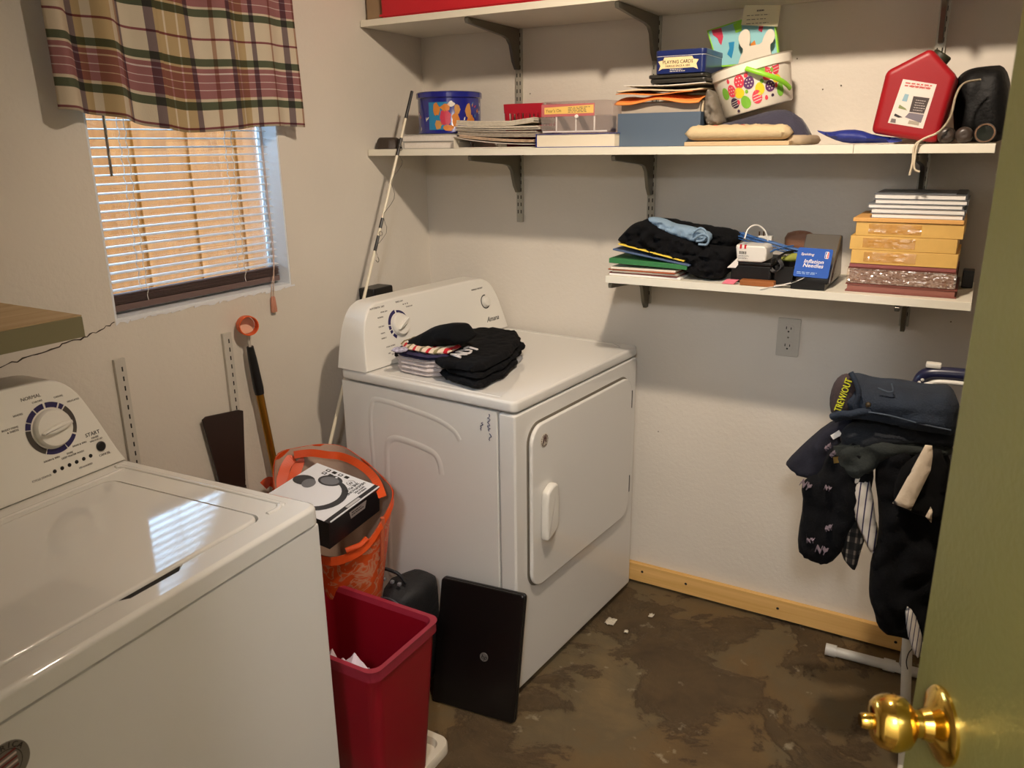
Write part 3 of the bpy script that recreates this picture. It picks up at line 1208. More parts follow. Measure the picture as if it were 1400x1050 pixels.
bo.rotation_euler = _aim.to_track_quat('-Z', 'Y').to_euler()
link(bo, fx)
hx_ = thing('unseen_ceiling_light', 'added fill lamp in the hall behind the viewer', 'ceiling light', HALL_FILL_AT)  # lamp added as cool fill through the doorway, no known source
MB().lathe([(.06, 0), (.06, -.03), (.03, -.06), (.0, -.06)], (HALL_FILL_AT[0], HALL_FILL_AT[1], 2.45), (0, 0, 1), 24).build('holder', M_ENAMEL2, hx_)
hl = bpy.data.lights.new('hall_fill_bulb', 'POINT')
hl.energy = HALL_FILL_W
hl.color = HALL_FILL_COLOR
hl.shadow_soft_size = .1
ho = bpy.data.objects.new('bulb', hl)
ho.location = HALL_FILL_AT
link(ho, hx_)

# ---------------------------------------------------------------- door
M_DOOR = mat('olive_door_paint', (122, 118, 66), rough=.35, bump=.15, bscale=120, var=.03, vscale=3)
_h = Vector((.408, -.913))
door = thing('door_1', None, None, (1.824, -1.713, 0), math.atan2(-.913, .408), local=True)
struct(door)
bx('door_slab', (0, 0, .012), (.76, .035, 2.03), M_DOOR, door, .002)
M_BRASS = mat('polished_brass', (238, 198, 96), rough=.14, metal=1.0)
KX, KZ = .066, 1.036
ro = MB().lathe([(.036, 0), (.036, .003), (.033, .006), (.024, .009), (.016, .013), (.0135, .02), (.0, .02)], (KX, 0, KZ), (0, -1, 0), 36).build('rosette', M_BRASS, door)
kn = MB().lathe([(0, .018), (.0125, .018), (.013, .026), (.018, .029), (.0235, .034), (.0265, .043), (.0262, .050), (.023, .058), (.0185, .063), (.012, .0645), (0, .0645)], (KX, 0, KZ), (0, -1, 0), 36)
kno = kn.build('knob', M_BRASS, door, angle=50)
MB().lathe([(.0075, .064), (.0075, .072), (.006, .0745), (0, .0745)], (KX, 0, KZ), (0, -1, 0), 20).build('lock_button', M_BRASS, kno)

# ---------------------------------------------------------------- wooden ledge on the left wall
lg = thing('wall_shelf', 'wood-topped shelf with an olive painted edge on the left wall', 'shelf', (.157, -1.95, 1.207))
bx('board', (.002, -2.40, 1.207), (.313, -1.60, 1.249), mat('olive_edge_paint', (120, 114, 84), rough=.5), lg, .003)
bx('top_sheet', (.002, -2.40, 1.2492), (.312, -1.601, 1.2512), wood_mat('worn_wood_top', (176, 150, 112), (192, 168, 130), 'Y'), lg, 0)

# ---------------------------------------------------------------- wall standards and brackets
def standard(x, z0, z1, label, two=True, wall='back', w=.025):
    """slotted upright; children: channel and its slots"""
    if wall == 'back':
        t = thing('shelf_standard', label, 'shelf standard', (x, -.006, z0))
        mb = MB().box((x - w / 2, -.010, z0), (x + w / 2, -.0005, z1))
        m = M_STDSTEEL
    else:
        t = thing('shelf_standard', label, 'shelf standard', (.006, x, z0))
        mb = MB().box((.0005, x - w / 2, z0), (.010, x + w / 2, z1))
        m = M_WALLSTD
    ch = mb.build('channel', m, t, bevel=.0015)
    s = MB()
    z = z0 + .03
    while z < z1 - .02:
        for dx in ((-.006, .006) if two else (.003,)):
            if wall == 'back':
                s.box((x + dx - .0016, -.0106, z), (x + dx + .0016, -.0098, z + .012))
            else:
                s.box((.0098, x + dx - .0018, z), (.0106, x + dx + .0018, z + .012))
        z += .025
    so_ = s.build('slots', M_SLOT, ch, smooth=False)
    so_['kind'] = 'stuff'
    return t


M_STDSTEEL = mat('bright_standard', (176, 172, 158), rough=.36, metal=.35)
M_WALLSTD = mat('painted_standard', (196, 190, 178), rough=.5)
standard(.405, 1.30, 2.44, 'grey slotted wall standard nearest the corner, behind the red basket')
standard(.890, 1.05, 2.44, 'grey slotted wall standard behind the blue file box')
standard(1.667, 1.05, 2.44, 'grey slotted wall standard behind the red fuel can')
standard(-1.340, .45, 1.063, 'painted slotted strip on the left wall beside the washer console', two=False, wall='left', w=.03)
standard(-1.004, .45, 1.060, 'painted slotted strip on the left wall above the brown scoop', two=False, wall='left', w=.03)


def bracket(x, zs, label, depth=.325):
    out = [(-.0105, zs), (-depth, zs), (-depth - .004, zs - .006), (-depth, zs - .016), (-.115, zs - .032), (-.085, zs - .038), (-.066, zs - .055), (-.048, zs - .105), (-.03, zs - .128), (-.0105, zs - .128)]
    mb = MB()
    mb.prism(out, (x - .006, 0, 0), (0, 1, 0), (0, 0, 1), (1, 0, 0), .012, .0015)
    o = mb.build('shelf_bracket', M_STEEL, None, angle=30)
    tag(o, label, 'bracket', 'grey shelf brackets on the back wall')
    return o


S1, S2, S3 = 1.931, 1.532, 1.167      # undersides of the shelves
bracket(.405, S1 - .0005, 'grey metal bracket under the top shelf nearest the corner')
bracket(.890, S1 - .0005, 'grey metal bracket under the top shelf above the blue file box')
bracket(1.667, S1 - .0005, 'grey metal bracket under the top shelf, rightmost')
bracket(.405, S2 - .0005, 'grey metal bracket under the middle shelf below the newspapers')
bracket(.890, S2 - .0005, 'grey metal bracket under the middle shelf below the blue file box')
bracket(1.667, S2 - .0005, 'grey metal bracket under the middle shelf below the fuel can')
bracket(.890, S3 - .0005, 'grey metal bracket under the lowest shelf, left end')
bracket(1.667, S3 - .0005, 'grey metal bracket under the lowest shelf, right end')

tag(bx('shelf_board', (.004, -.333, S1), (1.83, -.003, S1 + .020), M_SHELF, None, .0015), 'white top shelf board under the red bin', 'shelf')
sh2 = thing('shelf_board', 'white middle shelf board crowded with boxes and papers', 'shelf', (.9, -.17, S2))
bx('board', (.004, -.333, S2), (1.5255, -.003, S2 + .021), M_SHELF, sh2, .0012)
bx('board', (1.5262, -.333, S2), (1.826, -.003, S2 + .021), M_SHELF, sh2, .0012)
tag(MB().prism([(.878, -.333), (1.827, -.333), (1.827, -.003), (.80, -.003)], (0, 0, S3), h=.021, bev=.001).build('shelf_board', M_SHELF, None), 'white lowest shelf board with folders and reams', 'shelf')
T1, T2, T3 = S1 + .0202, S2 + .0212, S3 + .0212

# ---------------------------------------------------------------- top shelf: red bin
rb_ = thing('storage_bin', 'bright red storage bin on the top shelf', 'bin', (.42, -.19, T1))
RB = mat('red_fabric', (196, 28, 40), rough=.6, bump=.2, bscale=200)
bo_ = MB()
bo_.prism(rr(.085, -.330, .72, -.04, .012, 3), (0, 0, T1), h=.26, bev=.003)
bo_.build('bin_body', RB, rb_)
bo_ = MB()
bo_.box((.083, -.3325, T1 + .004), (.722, -.3305, T1 + .010))
bo_.build('hem', RB, rb_, smooth=False)
tag(MB().prism(rr(.012, -.31, .075, -.06, .006, 3), (0, 0, T1), h=.22, bev=.003).build('cardboard_box', mat('cardboard', (150, 124, 94), rough=.85, var=.08), None), 'brown cardboard box left of the red bin on the top shelf', 'box')

# ---------------------------------------------------------------- middle shelf, left to right
M_COVER = mat('grey_cover', (172, 168, 160), rough=.6)
tag(puff([(.012, -.32), (.1, -.32), (.1, -.25), (.012, -.25)], (0, 0, T2 + .001), (1, 0, 0), (0, 1, 0), (0, 0, 1), up=.036, dn=0, r=.018, sp=.006, wr=.002, seed=1, smooth=1).build('eyeglass_case', mat('brown_vinyl', (58, 46, 36), rough=.5, bump=.3, bscale=300), None, angle=80), 'small dark brown pouch at the far left of the middle shelf', 'pouch')


def book(name, x0, x1, y0, y1, z0, z1, cover, pages, label, cat, group=None, rotz=0.0, spine='l', ct=.0018):
    """bound block: cover boards, spine and page block, edges toward the viewer"""
    cx, cy = (x0 + x1) / 2, (y0 + y1) / 2
    t = thing(name, label, cat, (cx, cy, z0), rotz, group, local=True)
    hx, hy, h = (x1 - x0) / 2, (y1 - y0) / 2, z1 - z0
    c = MB()
    c.box((-hx, -hy, 0), (hx, hy, ct))
    c.box((-hx, -hy, h - ct), (hx, hy, h))
    if spine == 'l':
        c.box((-hx, -hy, ct), (-hx + ct, hy, h - ct))
    elif spine == 'b':
        c.box((-hx, hy - ct, ct), (hx, hy, h - ct))
    elif spine == 'r':
        c.box((hx - ct, -hy, ct), (hx, hy, h - ct))
    c.build('cover', cover, t, smooth=False)
    i = .003 if ct < .003 else .004
    MB().box((-hx + i, -hy + .0025, ct), (hx - i, hy - i, h - ct)).build('pages', pages, t, smooth=False)
    return t


M_PAGES = mat('page_edges', (222, 214, 204), rough=.85, var=.04, vscale=200)
book('hardcover_book', .128, .350, -.300, -.06, T2 + .0002, T2 + .0225, M_COVER, M_PAGES, 'white page block book under the other, below the blue tin', 'book', 'books under the blue tin')
book('hardcover_book', .124, .345, -.302, -.07, T2 + .0228, T2 + .0450, M_COVER, M_PAGES, 'white page block book directly under the blue tin', 'book', 'books under the blue tin')

# the round tin, standing upside down
TC = (.232, -.175)
tin = thing('round_tin', 'round royal-blue popcorn tin with a bright printed band on two books', 'tin', (TC[0], TC[1], T2 + .0453))
TZ = T2 + .0453
M_TIN = mat('blue_tin', (28, 34, 128), rough=.22, coat=.3)
tin_r = .106
MB().lathe([(0, 0), (tin_r - .004, 0), (tin_r, .003), (tin_r - .002, .006), (tin_r - .002, .112), (0, .087)], (*TC, TZ), (0, 0, 1), 56).build('tin_body', M_TIN, tin, angle=40)
MB().lathe([(tin_r + .001, 0), (tin_r + .003, .002), (tin_r + .003, .016), (tin_r, .019), (tin_r - .004, .0195), (0, .0185)], (*TC, TZ + .112), (0, 0, 1), 56).build('lid', M_TIN, tin, angle=40)
MB().lathe([(tin_r + .0026, 0), (tin_r + .0042, .0008), (tin_r + .0026, .0016)], (*TC, TZ + .1125), (0, 0, 1), 56, cap=False).build('lid_seam', mat('tin_silver', (190, 190, 200), rough=.2, metal=1), tin)


def decal(shape, ang, z, m, name, parent=tin, R=None, C=TC, lift=.0006, rot=0.0):
    """flat print wrapped on the tin: shape in metres (along the wall, up)"""
    R = R or tin_r - .002
    Rf = R if callable(R) else (lambda zz: R)
    R = Rf(z)
    mb = MB()
    ca, sa = math.cos(rot), math.sin(rot)
    vs = []
    for a, b in shape:
        a, b = a * ca - b * sa, a * sa + b * ca
        t = ang + a / R
        q = Rf(z + b) + lift
        vs.append((C[0] + q * math.cos(t), C[1] + q * math.sin(t), z + b))
    n = len(vs)
    t = ang
    vs.append((C[0] + (R + lift) * math.cos(t), C[1] + (R + lift) * math.sin(t), z))
    mb.add(vs, [(i, (i + 1) % n, n) for i in range(n)])
    return mb.build(name, m, parent, smooth=False)


def blob(rx, ry, n=14, rnd=None, amp=.25):
    return [(rx * math.cos(2 * PI * i / n) * (1 + (rnd.uniform(-amp, amp) if rnd else 0)), ry * math.sin(2 * PI * i / n) * (1 + (rnd.uniform(-amp, amp) if rnd else 0))) for i in range(n)]


VA = math.atan2(-2.5137 - TC[1], 1.818 - TC[0])    # side of the tin that faces the room
D_CY = mat('print_cyan', (36, 130, 178), rough=.3)
D_OR = mat('print_orange', (206, 128, 52), rough=.3)
D_PK = mat('print_pink', (196, 60, 84), rough=.3)
D_WH = mat('print_white', (222, 216, 205), rough=.3)
D_TAN = mat('print_tan', (196, 142, 78), rough=.3)
_r = random.Random(12)
for j in range(6):      # the panel is wrapped in strips
    a = -.055 + j * .011
    decal([(-.0056, -.045), (.0056, -.045), (.0056, .04), (-.0056, .04)], VA - .12 + a / tin_r, TZ + .058, D_CY, 'print_panel')
for j, (da, dz, rx, ry, m_) in enumerate(((-.42, .075, .013, .02, D_OR), (-.36, .03, .012, .015, D_TAN), (-.15, .05, .02, .024, D_PK), (-.12, .082, .016, .012, D_OR), (.18, .045, .012, .022, D_OR), (.24, .075, .01, .014, D_TAN), (.62, .07, .012, .024, D_TAN), (.72, .035, .016, .022, D_OR), (-.05, .018, .016, .01, D_OR), (.05, .092, .012, .008, D_WH))):
    decal(blob(rx, ry, 14, _r), VA + da, TZ + dz, m_, 'print_patch', lift=.0012)
for j in range(34):
    a = _r.uniform(-1.5, 1.5)
    if -.7 < a < .42 and _r.random() < .8:
        continue
    decal([(-.001, -.007), (.003, -.003), (.001, .007), (-.002, .002)], VA + a, TZ + _r.uniform(.012, .1), _r.choice((D_WH, D_PK, D_CY, D_OR, D_WH)), 'print_confetti', lift=.001, rot=_r.uniform(-1, 1))

# newspapers, magazines, ring binder
M_NEWS = mat('newsprint', (202, 192, 174), rough=.9, var=.12, vscale=90)
M_NEWS2 = mat('newsprint_dark', (168, 156, 140), rough=.9, var=.2, vscale=120)


def floppy(name, x0, x1, y0, y1, z0, th, bend, m, label, cat, group=None, seed=0):
    """flexible stack of sheets: slab that bows in x"""
    mb = MB()
    nx, ny = 14, 4
    rnd = random.Random(seed)
    n_l = max(2, int(th / .004))
    for l in range(n_l):
        a, b = z0 + th * l / n_l, z0 + th * (l + 1) / n_l - .0006
        ex = rnd.uniform(-.004, .004)
        ey = rnd.uniform(-.004, .004)
        vs = []
        for zt in (a, b):
            for j in range(ny + 1):
                for i in range(nx + 1):
                    u, v = i / nx, j / ny
                    vs.append((x0 + ex + (x1 - x0) * u, y0 + ey + (y1 - y0) * v, zt + bend(u, v)))
        w_ = (nx + 1) * (ny + 1)
        fs = []
        for j in range(ny):
            for i in range(nx):
                q = j * (nx + 1) + i
                fs.append((q, q + nx + 1, q + nx + 2, q + 1))
                fs.append((w_ + q, w_ + q + 1, w_ + q + nx + 2, w_ + q + nx + 1))
        for i in range(nx):
            fs.append((i, i + 1, w_ + i + 1, w_ + i))
            q = ny * (nx + 1) + i
            fs.append((q + 1, q, w_ + q, w_ + q + 1))
        for j in range(ny):
            q = j * (nx + 1)
            fs.append((q + nx + 1, q, w_ + q, w_ + q + nx + 1))
            q += nx
            fs.append((q, q + nx + 1, w_ + q + nx + 1, w_ + q))
        mb.add(vs, fs)
    o = mb.build(name, m, None, angle=30)
    return tag(o, label, cat, group)


bnd = thing('ring_binder', 'white ring binder lying flat at the bottom of the newspaper pile', 'binder', (.49, -.25, T2))
c = MB()
c.box((.345, -.325, T2 + .0003), (.625, -.15, T2 + .003))
c.box((.345, -.325, T2 + .003), (.3475, -.15, T2 + .033))
c.build('cover', mat('binder_white', (216, 208, 192), rough=.4), bnd, smooth=False)
c = MB()
vs = []
for y in (-.325, -.15):
    for k in range(9):
        u = k / 8
        vs.append((.345 + .28 * u, y, T2 + .0355 - .024 * math.sin(u * PI * .5) ** .8))
c.add(vs, [(i, i + 1, 10 + i, 9 + i) for i in range(8)])
o = c.build('upper_cover', mat('binder_edge', (205, 196, 182), rough=.5), bnd, angle=80)
o.modifiers.new('t', 'SOLIDIFY').thickness = .0024
MB().tube([(.362, -.24 + .011 * math.cos(a), T2 + .016 + .011 * math.sin(a)) for a in [k * PI / 8 for k in range(16)]], .0013, 6, closed=True).build('ring', mat('chrome', (200, 200, 200), rough=.15, metal=1), bnd)
floppy('magazine', .365, .632, -.318, -.15, T2 + .022, .008, lambda u, v: .012 * (1 - u) ** 2 - .010 * u * (1 - .4 * u), mat('magazine_glossy', (196, 168, 140), rough=.4, var=.3, vscale=60), 'bowed glossy magazine pressed between the newspapers and the ring binder', 'magazine', seed=4)
floppy('newspaper', .352, .640, -.316, -.16, T2 + .033, .018, lambda u, v: .008 * (1 - u) ** 3 - .002 * u, M_NEWS2, 'dark folded newspaper in the middle of the pile by the tin', 'newspaper', seed=5)
floppy('newspaper', .350, .645, -.318, -.17, T2 + .0525, .011, lambda u, v: .006 * (1 - u) ** 3, M_NEWS, 'pale folded newspaper under the topmost one by the tin', 'newspaper', seed=6)
floppy('newspaper', .352, .628, -.314, -.175, T2 + .0645, .015, lambda u, v: .006 * (1 - u) ** 4 + .010 * max(0, u - .72) * 3, M_NEWS, 'topmost folded newspaper with a lifted corner, beside the tin', 'newspaper', seed=7)

# red slotted basket behind the newspapers
bk = thing('plastic_basket', 'small red plastic basket with slotted sides behind the newspapers', 'basket', (.51, -.085, T2))
M_REDP = mat('red_plastic', (176, 22, 44), rough=.35)
bt, bb_ = T2 + .135, T2 + .0005
fx0, fx1 = .435, .575
g = MB()


def bpanel(p0, p1, nslot):
    """one slotted side between two floor corners, leaning out"""
    p0, p1 = Vector(p0), Vector(p1)
    d = (p1 - p0)
    n = Vector((d.y, -d.x)).normalized()
    mb = MB()

    def P(u, z):
        q = p0 + d * u + n * ((z - bb_) * .07)
        return Vector((q.x, q.y, z))

    def slab(u0, u1, za, zb):
        a = [P(u0, za), P(u1, za), P(u1, zb), P(u0, zb)]
        off = Vector((n.x, n.y, 0)) * .0022
        mb.add(a + [x - off for x in a], [(0, 1, 2, 3), (7, 6, 5, 4), (0, 4, 5, 1), (1, 5, 6, 2), (2, 6, 7, 3), (3, 7, 4, 0)])
    slab(-.02, 1.02, bt - .028, bt)
    slab(0, 1, bb_, bb_ + .06)
    for k in range(nslot + 1):
        u = .08 + .84 * k / nslot
        slab(u - .018, u + .018, bb_ + .06, bt - .028)
    slab(0, .06, bb_ + .06, bt - .028)
    slab(.94, 1, bb_ + .06, bt - .028)
    mb.build('side', M_REDP, bk, smooth=False)


bpanel((fx0, -.145), (fx1, -.145), 8)
bpanel((fx1, -.145), (fx1, -.03), 6)
bpanel((fx1, -.03), (fx0, -.03), 8)
bpanel((fx0, -.03), (fx0, -.145), 6)
MB().box((fx0, -.145, bb_), (fx1, -.03, bb_ + .002)).build('bottom', M_REDP, bk, smooth=False)

# blue-edged white book and clear organiser box
book('hardcover_book', .640, .895, -.326, -.08, T2 + .0002, T2 + .0385, mat('blue_cover', (40, 50, 130), rough=.4), mat('white_pages', (232, 220, 196), rough=.8), 'thick white book with thin blue covers under the clear organiser', 'book')
og = thing('organizer_box', 'clear divided plastic organiser box with a yellow and pink label', 'organizer', (.77, -.23, T2 + .039))
OZ0, OZ1 = T2 + .0392, T2 + .128
M_CLEAR = clear_mat('clear_plastic', (238, 230, 226), gloss=.22, tint=.95, rough=.15, milk=.7)
oout = rr(.655, OZ0, .890, OZ1, .014, 4)
oout = [(x if x < .87 else x - .012 * ((z - (OZ0 + OZ1) / 2) / .045) ** 2, z) for x, z in oout]
MB().prism(oout, (0, -.322, 0), (1, 0, 0), (0, 0, 1), (0, 1, 0), .165, .004).build('box_shell', M_CLEAR, og, angle=50)
for x in (.707, .770, .828):
    MB().box((x - .001, -.318, OZ0 + .003), (x + .001, -.165, OZ0 + .05)).build('divider', mat('divider_plastic', (206, 192, 184), rough=.4), og, smooth=False)
for x in (.707, .770, .828):
    MB().box((x - .002, -.3228, OZ0 + .006), (x + .002, -.3222, OZ0 + .046)).build('front_rib', mat('rib_plastic', (222, 214, 208), rough=.4), og, smooth=False)
MB().box((.662, -.3228, OZ0 + .003), (.868, -.3222, OZ0 + .007)).build('front_rib', mat('rib_plastic', (222, 214, 208), rough=.4), og, smooth=False)
MB().box((.658, -.3205, OZ0 + .047), (.887, -.3195, OZ0 + .049)).build('lid_seam', mat('seam_grey', (150, 138, 130), rough=.5), og, smooth=False)
lb = MB().prism(rr(.658, OZ0 + .047, .828, OZ1 - .008, .002, 2), (0, -.3226, 0), (1, 0, 0), (0, 0, 1), (0, -1, 0), .0004).build('label_card', mat('label_pink', (196, 108, 108), rough=.4), og, smooth=False)
MB().prism([(.668, OZ0 + .054), (.825, OZ0 + .0545), (.825, OZ1 - .012), (.668, OZ1 - .0165)], (0, -.3231, 0), (1, 0, 0), (0, 0, 1), (0, -1, 0), .0004).build('label_strip', mat('label_yellow', (240, 200, 110), rough=.4), lb, smooth=False)
text("Year's On", .0125, mat('label_ink', (140, 110, 60), rough=.6), lb, (.698, -.3236, OZ1 - .026), (1, 0, .012), (0, 0, 1))
_p = MB()
rough_lines(_p, (.745, -.3236, OZ1 - .019), (1, 0, .01), (0, 0, 1), .07, 4, .0042, .0016, random.Random(2))
_p.build('small_print', M_GREYINK, lb, smooth=False)['kind'] = 'stuff'
for x, z in ((.6605, OZ0 + .003), (.69, OZ0 + .003)):
    pass
MB().lathe([(0, .004), (.005, .004), (.006, 0)], (.772, -.322, OZ0 + .046), (0, -1, 0), 12).build('catch', M_WHITE, og)

# blue-grey file box with papers
fb = thing('file_box', 'open blue-grey file box with papers folded over its edge', 'file box', (1.0, -.17, T2))
M_FB = mat('slate_plastic', (84, 100, 118), rough=.55)
FX0, FX1, FZ = .886, 1.126, T2 + .090
c = MB()
c.box((FX0, -.290, T2 + .0003), (FX1, -.286, FZ))
c.box((FX0, -.05, T2 + .0003), (FX1, -.046, FZ))
c.box((FX0, -.286, T2 + .0003), (FX0 + .004, -.05, FZ))
c.box((FX1 - .004, -.286, T2 + .0003), (FX1, -.05, FZ))
c.box((FX0 + .004, -.286, T2 + .0003), (FX1 - .004, -.05, T2 + .004))
c.build('box_body', M_FB, fb, bevel=.001)
M_FOLDER = mat('grey_folder', (176, 164, 148), rough=.8, var=.05, vscale=20)
M_MANILA = mat('manila', (222, 200, 164), rough=.8, var=.05, vscale=20)
M_ORF = mat('orange_folder', (236, 142, 66), rough=.7)
for i, (m_, z_, y_, nm) in enumerate(((M_FOLDER, FZ + .026, -.278, 'grey card folder standing at the front of the file box'), (M_MANILA, FZ + .03, -.25, 'manila folder standing behind the grey one in the file box'), (M_MANILA, FZ + .034, -.18, 'manila folder in the middle of the file box'), (M_FOLDER, FZ + .032, -.10, 'grey folder at the back of the file box'))):
    o = MB().box((FX0 + .006, y_, T2 + .006), (FX1 - .006, y_ + .012, z_)).build('file_folder', m_, None, smooth=False)
    tag(o, nm, 'folder', 'folders in the file box')


def sheet(name, x0, x1, y0, y1, zf, m, label, cat, nx=26, ny=10, th=.0016):
    mb = MB().grid(lambda u, v: (x0 + (x1 - x0) * u, y0 + (y1 - y0) * v, zf(u, v)), nx, ny)
    o = mb.build(name, m, None, angle=80)
    o.modifiers.new('t', 'SOLIDIFY').thickness = th
    return tag(o, label, cat)


sheet('paper_folder', .878, 1.122, -.300, -.14, lambda u, v: FZ + .052 - .020 * (1 - v) ** 3 - .012 * abs(u - .5) * (1 - v) - .004 * math.sin(u * 9), M_ORF, 'orange folder lying across the file box with its edge bent down', 'folder', th=.003)
sheet('paper_folder', .88, 1.1, -.296, -.10, lambda u, v: FZ + .060 - .010 * (1 - v) ** 3 + .003 * math.sin(u * 7 + 1), M_ORF, 'second orange folder just above the bent orange one', 'folder', th=.002)
sheet('paper_sheets', .882, 1.124, -.294, -.08, lambda u, v: FZ + .066 + .003 * math.sin(u * 6) - .006 * (1 - v) ** 2, M_MANILA, 'cream papers lying on the orange folders of the file box', 'papers', th=.004)
sheet('paper_sheets', .90, 1.134, -.29, -.07, lambda u, v: FZ + .073 + .002 * math.sin(u * 5 + 2), M_WHITE, 'white papers on top of the file box pile under the trays', 'papers', th=.002)
# grey cloth bag slumping beside the file box
M_GREYBAG = mat('grey_nylon', (112, 104, 92), rough=.7, bump=.5, bscale=70, var=.15)
tag(puff([(1.132, T2 + .052), (1.185, T2 + .052), (1.175, FZ - .01), (1.155, FZ + .05), (1.134, FZ + .06)], (0, -.285, 0), (1, 0, 0), (0, 0, 1), (0, -1, 0), up=.015, dn=.13, r=.016, sp=.005, wr=.022, ws=70, wa=.6, seed=3).build('nylon_bag', M_GREYBAG, None, angle=80), 'crumpled grey nylon bag squeezed beside the file box', 'bag')
# black trays and the playing-card tin
for k, (z, e) in enumerate(((FZ + .0765, .004), (FZ + .0875, 0))):
    t_ = MB().prism(rr(.975 + e, -.30 + e, 1.135 + e, -.10, .012, 3), (0, 0, z), h=.010, bev=.003)
    tag(t_.build('shallow_tray', mat('dark_tray', (46, 44, 38), rough=.4), None), ('lower black shallow tray under the playing-card tin', 'upper black shallow tray directly under the playing-card tin')[k], 'tray', 'black trays under the playing-card tin')
ct = thing('card_tin', 'navy playing-card tin with a cream banner label', 'tin', (1.07, -.2, FZ + .098))
CZ = FZ + .098
M_NAVYTIN = mat('navy_tin', (26, 40, 96), rough=.3, coat=.2)
MB().prism(rr(.998, -.305, 1.135, -.13, .012, 4), (0, 0, CZ), h=.044, bev=.002).build('tin_body', M_NAVYTIN, ct)
MB().prism(rr(.9965, -.3065, 1.1365, -.1285, .013, 4), (0, 0, CZ + .0445), h=.015, bev=.003).build('lid', M_NAVYTIN, ct)
MB().prism(rr(.9975, -.3055, 1.1355, -.1295, .012, 4), (0, 0, CZ + .0435), h=.0012).build('lid_rim', mat('tin_white_line', (200, 200, 212), rough=.3), ct)
ban = [(1.008, CZ + .008), (1.018, CZ + .013), (1.105, CZ + .013), (1.117, CZ + .008), (1.112, CZ + .022), (1.118, CZ + .032), (1.104, CZ + .034), (1.100, CZ + .041), (1.023, CZ + .041), (1.02, CZ + .034), (1.006, CZ + .032), (1.013, CZ + .02)]
lab = MB().prism(ban, (0, -.3056, 0), (1, 0, 0), (0, 0, 1), (0, -1, 0), .0004).build('banner_label', mat('cream_label', (238, 212, 160), rough=.5), ct, smooth=False)
text('PLAYING CARDS', .0125, M_INK, lab, (1.061, -.3064, CZ + .0285), (1, 0, 0), (0, 0, 1), squash=.9)
text('FAMOUS SINCE A 1800', .0075, M_INK, lab, (1.061, -.3064, CZ + .0185), (1, 0, 0), (0, 0, 1), squash=.9)
_p = MB()
rough_lines(_p, (1.04, -.3060, CZ + .009), (1, 0, 0), (0, 0, 1), .045, 2, .0045, .0018, random.Random(4))
_p.build('small_print', D_WH, ct, smooth=False)['kind'] = 'stuff'

# easter bucket with its contents, tilted on the cushions
BK_O = Vector((1.2505, -.175, 1.647))
tilt = math.radians(-14)
eb = thing('party_bucket', 'white plastic bucket printed with coloured eggs, tipped on the cushions', 'bucket', BK_O, local=True, rot=(math.radians(4), tilt, 0))
M_BKT = mat('bucket_white', (236, 230, 214), rough=.35)
BR, BH = .098, .122
MB().lathe([(0, 0), (BR - .010, 0), (BR - .006, .004), (BR + .004, BH - .026), (BR + .009, BH - .024), (BR + .010, BH - .003), (BR + .013, BH), (BR + .008, BH), (BR + .005, BH - .004), (BR - .010, .006), (0, .006)], (0, 0, 0), (0, 0, 1), 56).build('bucket_body', M_BKT, eb, angle=40)
EG = {'red': (222, 66, 84), 'pur': (96, 52, 104), 'yel': (238, 208, 46), 'gre': (124, 186, 62), 'dk': (60, 44, 66)}
EGM = {k: mat('egg_' + k, v, rough=.4) for k, v in EG.items()}


def egg(ang, z, rx, ry, m_, rot=0.0, pat=None):
    RF = lambda zz: BR - .006 + .010 * (zz - .004) / (BH - .030) + .0004
    R = RF(z)
    sh = [(rx * math.cos(a) * (1 - .12 * math.sin(a)), ry * math.sin(a)) for a in [2 * PI * i / 16 for i in range(16)]]
    o = decal(sh, ang, z, m_, 'printed_egg', eb, RF, (0, 0), .0006, rot)
    if pat == 'dots':
        for q in range(7):
            t = q * 2 * PI / 6
            a, b = (0, 0) if q == 6 else (rx * .55 * math.cos(t), ry * .55 * math.sin(t))
            decal(blob(rx * .13, rx * .13, 8), ang + a / R, z + b, D_WH, 'egg_dot', o, RF, (0, 0), .0014)
    if pat == 'lines':
        for q in (-.5, -.1, .3):
            decal([(-rx * .8, -ry * .05), (rx * .8, -ry * .05), (rx * .8, ry * .05), (-rx * .8, ry * .05)], ang, z + ry * q, D_WH, 'egg_stripe', o, RF, (0, 0), .0014, .15)


